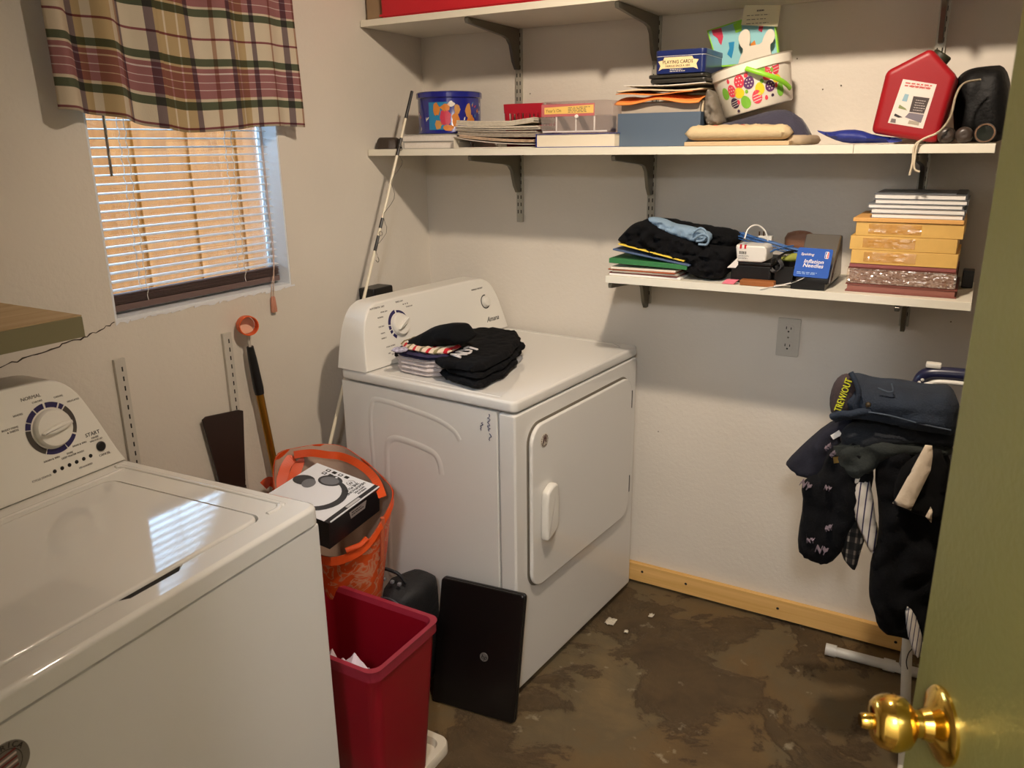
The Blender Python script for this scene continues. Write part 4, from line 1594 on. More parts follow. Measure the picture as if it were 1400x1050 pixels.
A0 = math.atan2(-2.5137 + .175, 1.818 - 1.25)
for da, z, rx, ry, k, r_, pt in ((-.36, .080, .0135, .018, 'red', -.15, 'dots'), (-.12, .070, .0135, .016, 'pur', -.4, 'dots'), (-.42, .052, .013, .014, 'yel', .3, None), (-.62, .062, .012, .0165, 'red', .1, 'dots'), (-.30, .025, .0125, .017, 'gre', .2, None), (.02, .030, .0125, .0175, 'red', 0, 'lines'), (.12, .048, .012, .016, 'yel', 0, None), (.40, .048, .013, .0145, 'pur', .2, 'dots'), (.40, .082, .010, .012, 'red', .2, 'dots'), (.62, .090, .011, .018, 'red', -.1, 'lines'), (.70, .034, .011, .018, 'gre', 0, None), (-.62, .03, .012, .014, 'dk', .2, 'lines'), (-.85, .06, .012, .016, 'gre', .1, None), (.22, .09, .012, .008, 'gre', 0, None), (.36, .072, .012, .009, 'red', 0, None), (.62, .062, .012, .010, 'yel', 0, None), (-.16, .09, .005, .006, 'red', -.5, None), (-.66, .088, .004, .006, 'red', 0, None), (-.50, .030, .004, .006, 'red', 0, None), (-.22, .050, .004, .005, 'gre', 0, None), (.20, .065, .005, .006, 'gre', 0, None), (.26, .022, .004, .006, 'red', 0, None), (.44, .024, .004, .004, 'dk', 0, None), (.58, .046, .004, .006, 'red', 0, None), (.5, .086, .004, .006, 'gre', 0, None), (-.56, .008, .004, .004, 'dk', 0, None), (.36, .094, .004, .005, 'red', 0, None)):
    egg(A0 + da, z, rx, ry, EGM[k], r_, pt)
M_LIME = mat('lime_plastic', (140, 205, 50), rough=.4)
hpts = []
for i in range(15):
    t = A0 - .12 + 1.02 * i / 14
    R = BR + .012 + .012 * math.sin(PI * i / 14)
    hpts.append((R * math.cos(t), R * math.sin(t), BH - .016 - .078 * (i / 14)))
hm = MB()
hm.tube(hpts, .0062, 8, flat=.55, nrm=(math.cos(A0 + .35), math.sin(A0 + .35), 0))
hm.build('carry_handle', M_LIME, eb, angle=60)
MB().prism(rr(-.006, -.010, .006, .010, .003, 2), (0, 0, 0), (1, 0, 0), (0, 1, 0), (0, 0, 1), .003).build('handle_lug', M_BKT, eb).matrix_local = Matrix.Translation(((BR + .008) * math.cos(A0 - .14), (BR + .008) * math.sin(A0 - .14), BH - .018)) @ Matrix.Rotation(A0 - .14, 4, 'Z') @ Matrix.Rotation(PI / 2, 4, 'Y')

# picture book and bunny card standing in the bucket
pb = thing('picture_book', 'aqua picture board book with lime edges standing in the bucket', 'book', (1.111, -0.15, 1.768))
quad = [(1.087, 1.861), (1.266, 1.901), (1.293, 1.767), (1.124, 1.764)]
MB().prism(quad, (0, -.15, 0), (1, 0, 0), (0, 0, 1), (0, 1, 0), .018, .001).build('book_body', M_LIME, pb)
inn_ = offset(quad if area2(quad) > 0 else quad[::-1], .004)
MB().prism(inn_, (0, -.1505, 0), (1, 0, 0), (0, 0, 1), (0, 1, 0), .0005).build('cover_print', mat('aqua_print', (136, 190, 196), rough=.4), pb, smooth=False)
for o_, m_, nm in (([(1.101, 1.861), (1.128, 1.865), (1.135, 1.842), (1.131, 1.82), (1.124, 1.828), (1.119, 1.839), (1.106, 1.848)], D_PK, 'cover_spot'), ([(1.16, 1.872), (1.183, 1.879), (1.185, 1.853), (1.169, 1.849)], M_LIME, 'cover_spot'), ([(1.151, 1.826), (1.167, 1.827), (1.166, 1.806), (1.162, 1.784), (1.149, 1.796), (1.154, 1.811)], D_CY, 'cover_spot'), ([(1.211, 1.818), (1.222, 1.827), (1.228, 1.81), (1.212, 1.807)], D_OR, 'cover_spot'), ([(1.231, 1.865), (1.243, 1.864), (1.24, 1.846), (1.23, 1.85)], D_PK, 'cover_spot')):
    MB().prism(o_, (0, -.1506, 0), (1, 0, 0), (0, 0, 1), (0, -1, 0), .0006).build(nm, m_, pb, smooth=False)
by = -.185
bun = [(1.189, 1.758), (1.193, 1.78), (1.203, 1.801), (1.191, 1.813), (1.185, 1.832), (1.192, 1.847), (1.205, 1.854), (1.216, 1.846), (1.219, 1.822), (1.216, 1.809), (1.228, 1.811), (1.249, 1.813), (1.253, 1.83), (1.262, 1.846), (1.273, 1.849), (1.283, 1.836), (1.281, 1.818), (1.27, 1.808), (1.28, 1.778), (1.282, 1.753)]
tag(MB().prism(chaikin(bun, 1), (0, by, 0), (1, 0, 0), (0, 0, 1), (0, 1, 0), .004, .0008).build('bunny_cutout', mat('bunny_white', (208, 200, 184), rough=.7), None), 'white rabbit-ear cutout peeking out of the egg bucket', 'ornament')
cd = thing('paper_card', 'small white printed card sticking up above the egg bucket', 'card', (1.239, -0.165, 1.857))
MB().prism([(1.192, 1.915), (1.288, 1.907), (1.283, 1.855), (1.186, 1.866)], (0, -.165, 0), (1, 0, 0), (0, 0, 1), (0, 1, 0), .0015).build('card_sheet', mat('card_cream', (222, 214, 180), rough=.6), cd, smooth=False)
_p = MB()
rough_lines(_p, (1.2, -0.166, 1.887), (1, 0, -.02), (0, 0, 1), .07, 3, .010, .0016, random.Random(9))
rough_lines(_p, (1.226, -0.166, 1.896), (1, 0, 0), (0, 0, 1), .025, 1, .01, .004, random.Random(3))
_p.build('small_print', M_GREYINK, cd, smooth=False)['kind'] = 'stuff'

# cushions under the bucket
tag(MB().prism(rr(1.095, -.328, 1.372, -.09, .006, 2), (0, 0, T2 + .0003), h=.011, bev=.002).build('cardboard_pad', mat('tan_card', (206, 178, 138), rough=.8), None), 'flat tan cardboard pad under the cream cushion', 'pad')
M_CREAMC = mat('cream_cushion_cloth', (208, 186, 146), rough=.9, bump=.4, bscale=300)
cu = thing('small_cushion', 'small cream cushion with red dots at the shelf edge', 'cushion', (1.235, -.25, T2 + .012))
puff([(1.094, -.333), (1.14, -.330), (1.30, -.330), (1.374, -.333), (1.370, -.26), (1.37, -.17), (1.25, -.17), (1.14, -.17), (1.135, -.27), (1.10, -.295)], (0, 0, T2 + .032), (1, 0, 0), (0, 1, 0), (0, 0, 1), up=.02, dn=.019, r=.035, sp=.009, wr=.006, ws=45, wa=1, seed=5, smooth=1).build('cushion_body', M_CREAMC, cu, angle=80)
for x, y in ((1.17, -.30), (1.24, -.295), (1.31, -.24), (1.13, -.23)):
    MB().lathe([(0, .0006), (.010, 0)], (x, y - .006, T2 + .0505), (0, -.35, 1), 10).build('red_dot', mat('dot_red', (212, 84, 74), rough=.9), cu, smooth=False)
M_NAVYC = mat('navy_cloth', (54, 52, 68), rough=.9, sheen=.2, bump=.4, bscale=250, var=.1, vscale=12)
tag(puff([(1.103, 1.554), (1.156, 1.606), (1.226, 1.62), (1.302, 1.641), (1.35, 1.643), (1.388, 1.613), (1.406, 1.575), (1.408, 1.557), (1.367, 1.55)], (0, -.26, 0), (1, 0, 0), (0, 0, 1), (0, -1, 0), up=.02, dn=.2, r=.05, sp=.012, wr=.008, ws=30, seed=8).build('travel_pillow', M_NAVYC, None, angle=80), 'dark navy pillow under and behind the egg bucket', 'pillow')
tag(puff([(1.34, -.30), (1.405, -.31), (1.425, -.2), (1.41, -.1), (1.34, -.1)], (0, 0, T2 + .0112), (1, 0, 0), (0, 1, 0), (0, 0, 1), up=.014, dn=.0105, r=.016, sp=.008).build('cloth_pad', mat('beige_cloth', (176, 156, 128), rough=.9), None, angle=80), 'small beige cloth pad at the right end of the navy pillow', 'pad')

# blue cloth thing and the fuel can
tag(puff([(1.419, 1.591), (1.456, 1.583), (1.49, 1.589), (1.527, 1.589), (1.567, 1.574), (1.627, 1.567), (1.628, 1.557), (1.544, 1.556), (1.502, 1.556), (1.466, 1.567)], (0, -.28, 0), (1, 0, 0), (0, 0, 1), (0, -1, 0), up=.025, dn=.1, r=.02, sp=.008, wr=.004, ws=40, seed=2, smooth=1).build('nylon_cover', mat('royal_blue_nylon', (30, 44, 128), rough=.55, bump=.3, bscale=60), None, angle=80), 'royal blue folded nylon cover lying on the shelf beside the fuel can', 'cover')
gc = thing('fuel_can', 'red plastic fuel can leaning, with a white printed label', 'fuel can', (1.635, -.22, T2))
M_GAS = mat('red_polyethylene', (150, 16, 26), rough=.4, spec=.4)
gout = [(1.666, 1.767), (1.728, 1.702), (1.705, 1.554), (1.557, 1.58), (1.575, 1.721)]
gb = MB().prism(gout, (0, -.30, 0), (1, 0, 0), (0, 0, 1), (0, 1, 0), .175)
gb.build('can_body', M_GAS, gc, angle=60, bevel=.016, seg=5)
lq = [(1.615, 1.701), (1.688, 1.686), (1.671, 1.588), (1.593, 1.603)]
lb2 = MB().prism(lq, (0, -.3002, 0), (1, 0, 0), (0, 0, 1), (0, -1, 0), .0008).build('label', mat('gas_label', (226, 214, 204), rough=.4), gc, smooth=False)
for o_, c_, r_ in (([(1.642, 1.662), (1.677, 1.656), (1.669, 1.621), (1.637, 1.627)], (66, 54, 52), .5), ([(1.637, 1.625), (1.669, 1.619), (1.665, 1.601), (1.629, 1.615)], (120, 112, 122), .4), ([(1.623, 1.668), (1.632, 1.666), (1.629, 1.65), (1.618, 1.652)], (140, 176, 190), .5), ([(1.614, 1.644), (1.628, 1.635), (1.632, 1.63), (1.612, 1.636)], (130, 140, 90), .5), ([(1.607, 1.624), (1.624, 1.615), (1.615, 1.614), (1.604, 1.619)], (40, 34, 34), .5), ([(1.6, 1.613), (1.61, 1.611), (1.61, 1.602), (1.598, 1.604)], (110, 100, 98), .5), ([(1.639, 1.608), (1.662, 1.603), (1.661, 1.595), (1.637, 1.6)], (170, 158, 140), .5)):
    MB().prism(o_, (0, -.3011, 0), (1, 0, 0), (0, 0, 1), (0, -1, 0), .0004).build('label_panel', mat('gas_panel_%d_%d' % (c_[0], c_[2]), c_, rough=r_), lb2, smooth=False)
_p = MB()
rough_lines(_p, (1.621, -0.301, 1.691), (.985, 0, -.16), (.16, 0, .985), .062, 2, .006, .0028, random.Random(6))
_p.build('label_heading', mat('gas_red_ink', (190, 70, 66), rough=.5), lb2, smooth=False)['kind'] = 'stuff'
text('GASOLINE', .009, mat('gas_red_ink', (190, 70, 66), rough=.5), lb2, (1.654, -0.301, 1.681), (.985, 0, -.16), (.16, 0, .985))
_p = MB()
rough_lines(_p, (1.648, -0.302, 1.652), (.985, 0, -.16), (.16, 0, .985), .028, 6, .0055, .0016, random.Random(7))
_p.build('small_print', mat('pale_ink', (190, 178, 172), rough=.5), lb2, smooth=False)['kind'] = 'stuff'
for q in [(1.61, 1.657), (1.607, 1.639), (1.604, 1.623)]:
    MB().box((q[0] - .001, -.3022, q[1] - .006), (q[0] + .001, -.301, q[1] + .006)).build('level_mark', D_WH, lb2, smooth=False)
cp = MB().lathe([(.022, 0), (.022, .018), (.019, .021), (0, .021)], (1.677, -0.2, 1.744), (.55, 0, .83), 20)
cp.build('cap', mat('dark_green_cap', (44, 44, 28), rough=.5), gc)

# black bag, dark bottles and cord at the right end
tag(puff([(1.723, 1.632), (1.718, 1.686), (1.725, 1.712), (1.746, 1.727), (1.784, 1.731), (1.825, 1.731), (1.849, 1.644), (1.856, 1.557), (1.777, 1.555), (1.735, 1.564)], (0, -.16, 0), (1, 0, 0), (0, 0, 1), (0, -1, 0), up=.05, dn=.06, r=.05, sp=.012, wr=.008, ws=25, seed=11).build('soft_bag', mat('black_nylon', (8, 8, 8), rough=.6, spec=.3, bump=.4, bscale=90), None, angle=80), 'black soft bag at the right end of the middle shelf', 'bag')
M_DKB = mat('dark_brown_plastic', (62, 52, 46), rough=.35)
for i, (q, r_, lab_) in enumerate((((1.722, 1.575), .0185, 'dark round bottle end nearest the fuel can'), ((1.759, 1.576), .0185, 'dark round bottle end in the middle of three'))):
    t = MB().lathe([(0, .002), (r_ * .45, .0), (r_ * .8, .003), (r_, .010), (r_, .09), (r_ * .7, .10), (0, .10)], (q[0], -.325, T2 + r_ + .0005), (0, 1, 0), 28)
    tag(t.build('brown_bottle', M_DKB, None, angle=50), lab_ + ' on the middle shelf', 'bottle', 'dark bottles lying on the middle shelf')
fq = (1.801, 1.579)
fl_ = thing('flashlight', 'dark flashlight with a ringed lens at the end of the middle shelf', 'flashlight', (fq[0], -.27, T2))
MB().lathe([(.017, 0), (.0205, .0), (.022, .003), (.022, .018), (.016, .03), (.015, .085), (0, .087)], (fq[0], -.328, T2 + .0225), (0, 1, 0), 28, cap=False).build('barrel', M_DKB, fl_, angle=40)
MB().lathe([(0, .004), (.0165, .001), (.017, .004)], (fq[0], -.328, T2 + .0225), (0, 1, 0), 28, cap=False).build('lens', mat('lens_dark', (40, 44, 40), rough=.08), fl_)
MB().lathe([(.0175, -.0006), (.0205, -.0006), (.0205, .001)], (fq[0], -.328, T2 + .0225), (0, 1, 0), 28, cap=False).build('bezel', mat('bezel_bronze', (120, 92, 70), rough=.3, metal=.6), fl_)
cr_ = MB()
for s_, dx in ((0, 0), (1, .005)):
    cr_.tube([(1.775, -0.27, 1.694), (1.744, -0.3, 1.686), (1.732, -0.33, 1.659), (1.727, -0.338, 1.612), (1.708, -0.342, 1.58), (1.677, -0.342, 1.564), ((1.661, 1.543)[0] + dx, -.342, 1.548), ((1.661, 1.507)[0] + dx, -.344, 1.51 - .01 * s_), (((1.658, 1.476)[0] if s_ == 0 else (1.679, 1.485)[0]), -.344, 1.482 + .008 * s_)], .0026, 6, smooth_n=6)
tag(cr_.build('cord', mat('off_white_cord', (206, 192, 166), rough=.8), None, angle=80), 'off-white twin cord hanging over the shelf edge by the fuel can', 'cord')

# ---------------------------------------------------------------- lowest shelf
def slabq(name, x0, x1, y0, y1, z0, th, m, label, cat, rotz=0.0, tilt_=0.0, group=None, bev=.001):
    cx, cy = (x0 + x1) / 2, (y0 + y1) / 2
    me = MB().box((x0 - cx, y0 - cy, 0), (x1 - cx, y1 - cy, th)).mesh(name)
    bm = bmesh.new()
    bm.from_mesh(me)
    bmesh.ops.bevel(bm, geom=list(bm.edges), offset=min(bev, th * .3), segments=1, affect='EDGES')
    bm.to_mesh(me)
    bm.free()
    me.materials.append(m)
    o = bpy.data.objects.new(name, me)
    o.location = (cx, cy, z0)
    o.rotation_euler = (0, tilt_, rotz)
    COL.objects.link(o)
    BASE[o] = Matrix.Translation(o.location) @ o.rotation_euler.to_matrix().to_4x4()
    return tag(o, label, cat, group)


z = T3 + .0003
for k, (m_, th, nm) in enumerate(((M_WHITE, .006, 'white'), (mat('maroon_card', (110, 48, 40), rough=.7), .003, 'maroon'), (M_FOLDER, .005, 'grey'), (mat('rust_card', (170, 84, 44), rough=.7), .0035, 'rust-coloured'), (mat('ivory_paper', (230, 216, 196), rough=.8), .006, 'ivory'))):
    slabq('paper_folder', .882 + .004 * (k % 3), 1.10 - .004 * k, -.322, -.06, z, th, m_, '%s card folder in the paper pile at the left end of the lowest shelf' % nm, 'folder', .02 * (-1) ** k, 0, 'card folders on the lowest shelf')
    z += th + .0004
M_GREEN = mat('green_folder', (52, 120, 66), rough=.55)
M_BLUEF = mat('blue_folder', (78, 96, 128), rough=.55)
gz = z
slabq('paper_folder', .880, 1.115, -.322, -.07, gz + .0075, .014, M_GREEN, 'thick green folder sloping under the blue one', 'folder', .03, .03)
slabq('paper_folder', .892, 1.130, -.318, -.07, gz + .031, .005, M_BLUEF, 'blue-grey folder sloping above the green one', 'folder', -.02, .14)
slabq('legal_pad', .905, 1.110, -.316, -.07, gz + .045, .004, mat('legal_yellow', (240, 206, 70), rough=.7), 'thin yellow pad sloping under the black clothes', 'notepad', .0, .19)

# black clothes heap
U_, V_, N_ = (1, 0, 0), (0, 0, 1), (0, -1, 0)
tag(puff([(0.885, 1.283), (0.912, 1.312), (0.938, 1.338), (0.978, 1.35), (1.034, 1.329), (1.111, 1.296), (1.185, 1.283), (1.236, 1.282), (1.236, 1.258), (1.22, 1.216), (1.211, 1.193), (1.16, 1.187), (1.112, 1.205), (1.039, 1.234), (0.959, 1.261)], (0, -.28, 0), U_, V_, N_, up=.030, dn=.17, r=.018, sp=.0075, wr=.020, ws=42, wa=2.2, seed=4).build('folded_trousers', M_BLACKCLOTH, None, angle=80), 'black folded trousers sloping down over the folders', 'clothing')
tag(puff([(0.891, 1.294), (0.931, 1.339), (0.981, 1.355), (1.063, 1.339), (1.149, 1.33), (1.202, 1.324), (1.229, 1.309), (1.231, 1.281), (1.196, 1.259), (1.1, 1.26), (0.989, 1.269)], (0, -.20, 0), U_, V_, N_, up=.050, dn=.1, r=.022, sp=.0075, wr=.018, ws=36, wa=2.0, seed=6).build('folded_shirt', mat('black_jersey', (9, 10, 12), rough=.95, spec=.2, bump=.4, bscale=300), None, angle=80), 'rolled black shirt on top of the black trousers', 'clothing')
lbl = MB()
bz = puff([(0.972, 1.354), (1, 1.359), (1.033, 1.354), (1.062, 1.341), (1.098, 1.338), (1.13, 1.331), (1.164, 1.323), (1.173, 1.307), (1.166, 1.292), (1.133, 1.289), (1.09, 1.299), (1.051, 1.307), (1.013, 1.327)], (0, -.268, 0), U_, V_, N_, up=.028, dn=.03, r=.012, sp=.006, wr=.009, ws=70, wa=1.5, seed=9)
lb_t = thing('light_blue_top', 'light blue strappy cloth lying on the black clothes heap', 'clothing', (1.062, -0.28, 1.291))
M_LBL = mat('light_blue_cloth', (128, 152, 172), rough=.85, bump=.3, bscale=300)
bz.build('cloth_body', M_LBL, lb_t, angle=80)
for pts in (((1.128, -0.305, 1.322), (1.149, -0.308, 1.335), (1.166, -0.308, 1.323), (1.159, -0.308, 1.303), (1.138, -0.305, 1.298)), ((1.133, -0.305, 1.306), (1.155, -0.31, 1.319), (1.173, -0.308, 1.31), (1.168, -0.306, 1.291), (1.144, -0.303, 1.29))):
    MB().tube(pts, .0035, 6, smooth_n=6).build('strap', M_LBL, lb_t, angle=80)

# gadgets in the middle of the lowest shelf
bxx = thing('flat_case', 'flat black case under the white adapter', 'case', (1.28, -.22, T3))
MB().prism(rr(1.235, -.290, 1.345, -.10, .006, 3), (0, 0, T3 + .0003), h=.048, bev=.003).build('case_base', M_BLACK, bxx)
MB().prism(rr(1.234, -.291, 1.346, -.099, .006, 3), (0, 0, T3 + .0488), h=.010, bev=.003).build('case_lid', M_BLACK, bxx)
bxx = thing('open_tray', 'black open tray right of the flat case', 'tray', (1.39, -.2, T3))
tr = MB()
for a, b in (((1.352, -.278, T3 + .0003), (1.40, -.275, T3 + .05)), ((1.352, -.10, T3 + .0003), (1.40, -.097, T3 + .05)), ((1.352, -.275, T3 + .0003), (1.355, -.10, T3 + .05)), ((1.397, -.275, T3 + .0003), (1.40, -.10, T3 + .05)), ((1.355, -.275, T3 + .0003), (1.397, -.10, T3 + .003))):
    tr.box(a, b)
tr.build('tray_body', M_BLACK, bxx, smooth=False)
ad = thing('power_adapter', 'white boxy adapter with a barcode label and two red pins', 'adapter', (1.29, -.25, T3 + .059))
AZ = T3 + .0591
MB().prism([(1.252, AZ), (1.318, AZ), (1.330, AZ + .006), (1.330, AZ + .036), (1.322, AZ + .045), (1.248, AZ + .045), (1.246, AZ + .038)], (0, -.296, 0), U_, V_, (0, 1, 0), .085, .005).build('adapter_body', M_ENAMEL2, ad, angle=50)
for x in (1.258, 1.270):
    MB().box((x, -.2975, AZ + .036), (x + .005, -.292, AZ + .047)).build('red_pin', mat('pin_red', (200, 30, 44), rough=.4), ad, smooth=False)
bc = MB()
_r = random.Random(1)
x = 1.256
while x < 1.276:
    w_ = _r.uniform(.0006, .0016)
    bc.box((x, -.2966, AZ + .021), (x + w_, -.2961, AZ + .029))
    x += w_ + _r.uniform(.0005, .0012)
rough_lines(bc, (1.256, -.2963, AZ + .016), (1, 0, 0), (0, 0, 1), .028, 3, .0038, .0013, _r)
bc.build('barcode_print', M_INK, ad, smooth=False)['kind'] = 'stuff'
tag(MB().tube([(1.265, -0.28, 1.309), (1.269, -0.27, 1.332), (1.279, -0.25, 1.342), (1.292, -0.23, 1.339), (1.307, -0.22, 1.321), (1.314, -0.21, 1.286), (1.312, -0.2, 1.25)], .0022, 6, smooth_n=6).build('white_cable', M_WHITE, None), 'thin white cable arching out of the adapter', 'cable')
cb = MB()
_r = random.Random(2)
for k in range(7):
    dy = _r.uniform(-.012, .012)
    dz = _r.uniform(-.008, .008)
    cb.tube([Vector(p) + Vector((_r.uniform(-.006, .006), dy, dz)) for p in ((1.232, -0.2, 1.308), (1.271, -0.205, 1.298), (1.324, -0.21, 1.286), (1.369, -0.205, 1.274), (1.412, -0.2, 1.266))], .0022, 6, smooth_n=5)
cb.tube([(1.303, -0.24, 1.254), (1.328, -0.25, 1.271), (1.358, -0.25, 1.285), (1.386, -0.23, 1.29)], .0022, 6, smooth_n=5)
tag(cb.build('cable_bundle', mat('blue_cable', (48, 92, 150), rough=.4), None, angle=80), 'bundle of thin blue cables lying across the gadgets', 'cable')
pl = thing('wall_plug', 'white plug with two brass pins on the blue cables', 'plug', (1.304, -0.19, 1.294))
MB().box((1.28, -0.19, 1.292), Vector((1.318, -0.19, 1.304)) + Vector((0, .02, .004))).build('plug_body', M_ENAMEL2, pl, bevel=.002)
for u in ((1.282, -0.185, 1.306), (1.294, -0.185, 1.307)):
    MB().box((u[0] - .002, -.186, u[2] - .003), (u[0] + .002, -.184, u[2] + .014)).build('pin', mat('dark_brass', (90, 66, 44), rough=.4, metal=.7), pl, smooth=False)
cw = MB()
for k in range(3):
    cw.tube([(1.338, -0.26, 1.251), (1.335, -0.285, 1.234), (1.349, -0.292, 1.222), (1.367, -0.29, 1.237), (1.355, -0.28, 1.258), (1.365, -0.24, 1.268), (1.396, -0.2, 1.269)], .003, 6, smooth_n=6)
    for q in range(len(cw.v)):
        cw.v[q] = cw.v[q] + Vector((.0022, .003, .0012))
tag(cw.build('black_cable', M_BLACK, None, angle=80), 'coiled black cable beside the white adapter', 'cable')
tag(puff([(1.32, 1.3), (1.354, 1.312), (1.385, 1.311), (1.406, 1.301), (1.41, 1.254), (1.324, 1.253)], (0, -.03, 0), U_, V_, N_, up=.012, dn=.012, r=.012, sp=.008, smooth=1, sag=lambda q: .0).build('leather_pouch', mat('tan_leather', (150, 106, 80), rough=.5, bump=.2, bscale=200), None, angle=80), 'tan leather pouch leaning on the wall behind the gadgets', 'pouch')
tag(puff([(1.343, 1.251), (1.366, 1.26), (1.388, 1.271), (1.408, 1.266), (1.418, 1.251), (1.402, 1.246), (1.363, 1.244)], (0, -.225, 0), U_, V_, N_, up=.01, dn=.02, r=.01, sp=.005, wr=.003, ws=60, seed=3, smooth=1).build('wrapper', mat('olive_yellow', (146, 150, 62), rough=.8), None, angle=80), 'crumpled olive-yellow wrapper in the black tray', 'wrapper')
er = (1.24, 1.194)
tag(MB().prism([(1.222, T3 + .0005), (1.255, T3 + .0005), (1.266, T3 + .012), (1.233, T3 + .012)], (0, -.328, 0), U_, V_, (0, 1, 0), .02, .002).build('eraser', mat('pink_rubber', (232, 122, 138), rough=.8), None), 'pink slanted eraser at the shelf edge', 'eraser')
tag(MB().box((1.272, -.330, T3 + .0004), (1.362, -.298, T3 + .0145)).build('wooden_block', mat('caramel_wood', (156, 92, 42), rough=.6, var=.1, vscale=30), None, bevel=.002), 'caramel brown wooden bar at the shelf edge', 'wooden bar')
tag(MB().grid(lambda u, v: (1.330 + .105 * u, -.337 + .035 * v + .012 * u, T3 + .001 + .028 * u ** 2.2 - (.006 if u < .25 and v < .3 else 0) * (1 - u * 4)), 16, 4).build('paper_tag', M_WHITE, None, angle=80), 'curled white paper tag hanging over the shelf edge', 'paper')
bpy.data.objects['paper_tag'].modifiers.new('t', 'SOLIDIFY').thickness = .0006
tag(MB().prism([(1.225, 1.228), (1.255, 1.26), (1.255, 1.238), (1.249, 1.229)], (0, -.292, 0), U_, V_, (0, 1, 0), .0008).build('paper_scrap', M_WHITE, None, smooth=False), 'small white paper scrap between the clothes and the black case', 'paper')

# black open clamshell with the blue needle card
cl = thing('clamshell_case', 'black and grey clamshell pack holding the blue needle card', 'package', (1.45, -.22, T3))
M_GREYCL = clear_mat('grey_clear', (150, 144, 136), gloss=.7, tint=.6, rough=.2)
MB().prism([(-.335 + .01, T3 + .0005), (-.09, T3 + .0005), (-.09, T3 + .012), (-.30, T3 + .012), (-.325, T3 + .022)], (1.405, 0, 0), (0, 1, 0), (0, 0, 1), (1, 0, 0), .086, .002).build('lower_tray', M_BLACK, cl)
MB().prism([(-.285, T3 + .013), (-.115, T3 + .013), (-.155, T3 + .128), (-.185, T3 + .130)], (1.408, 0, 0), (0, 1, 0), (0, 0, 1), (1, 0, 0), .092, .006).build('clear_shell', M_GREYCL, cl, angle=50)
MB().box((1.412, -.300, T3 + .014), (1.494, -.286, T3 + .028)).build('front_lip', M_BLACK, cl, bevel=.003)
nc = thing('needle_card', 'blue card pack reading Inflation Needles leaning on the clamshell', 'package', (1.45, -.30, T3 + .028))
D0 = Vector((1.405, -.302, T3 + .030))
NU = Vector((.998, .05, -.03)).normalized()
NV = Vector((.0, .62, .98)).normalized()
NN = NU.cross(NV)
MB().prism(rr(0, 0, .088, .084, .005, 3), D0, NU, NV, NN, .002).build('card', mat('needle_blue', (14, 78, 168), rough=.6, spec=.3), nc, smooth=False)


def npt(a, b):
    return D0 + NU * a + NV * b + NN * .0024


text('Inflation', .0155, D_WH, nc, npt(.045, .045), NU, NV, shear=.2)
text('Needles', .0155, D_WH, nc, npt(.045, .033), NU, NV, shear=.2)
text('Spalding', .010, D_WH, nc, npt(.026, .065), NU, NV, shear=.2)
MB().prism(rr(0, 0, .010, .020, .003, 3), npt(.070, .056), NU, NV, NN, .0004).build('league_badge', D_WH, nc, smooth=False)
MB().prism([(.0006, .001), (.0045, .001), (.003, .010), (.005, .0185), (.0006, .0185)], npt(.070, .056) + NN * .0005, NU, NV, NN, .0003).build('badge_blue', mat('needle_blue2', (40, 70, 150), rough=.4), nc, smooth=False)
MB().prism([(.0055, .001), (.0094, .001), (.0094, .0185), (.0065, .0185), (.0055, .010)], npt(.070, .056) + NN * .0005, NU, NV, NN, .0003).build('badge_red', mat('badge_red', (190, 50, 60), rough=.4), nc, smooth=False)
_p = MB()
rough_lines(_p, npt(.008, .012), NU, NV, .065, 2, .004, .0015, random.Random(3))
_p.build('small_print', mat('pale_blue_ink', (150, 186, 220), rough=.5), nc, smooth=False)['kind'] = 'stuff'

# stack of reams, albums and notebooks
SX0, SX1, SY0, SY1 = 1.545, 1.790, -.298, -.07
M_MAR = mat('maroon_vinyl', (128, 72, 62), rough=.4, var=.08, vscale=20)
z = T3 + .0003
book('photo_album', SX0 - .008, SX1 + .002, SY0, SY1, z, z + .021, M_MAR, mat('maroon_pages', (142, 88, 76), rough=.6), 'maroon album at the very bottom of the stack', 'album', spine='b', ct=.003)
z += .0213
ab = book('photo_album', SX0 - .006, SX1 - .004, SY0 + .002, SY1, z, z + .041, mat('maroon_dark', (104, 56, 44), rough=.4), mat('brown_pages', (134, 84, 60), rough=.6), 'thick maroon album in crinkled clear wrap, second from the bottom', 'album', spine='b', ct=.004)
wrp = MB()
hx, hy = (SX1 - SX0 + .004) / 2, (SY1 - SY0) / 2
wrp.grid(lambda u, v: (-hx + 2 * hx * u, -hy - .003 - .005 * abs(noise.noise(Vector((u * 14, v * 6, 3)))), .002 + .037 * v), 60, 14)
wrp.build('plastic_wrap', clear_mat('crinkle_wrap', (255, 235, 215), gloss=.4, tint=.95, rough=.06), ab, angle=10)
z += .0413
slabq('paper_ream', SX0 - .004, SX1 - .006, SY0 + .002, SY1, z, .010, mat('maroon_light', (150, 84, 80), rough=.5), 'thin maroon pack between the wrapped album and the yellow reams', 'paper pack')
z += .0103
M_REAM = mat('yellow_ream', (222, 178, 96), rough=.55, var=.05, vscale=30)
RN = ('lowest', 'middle', 'upper')
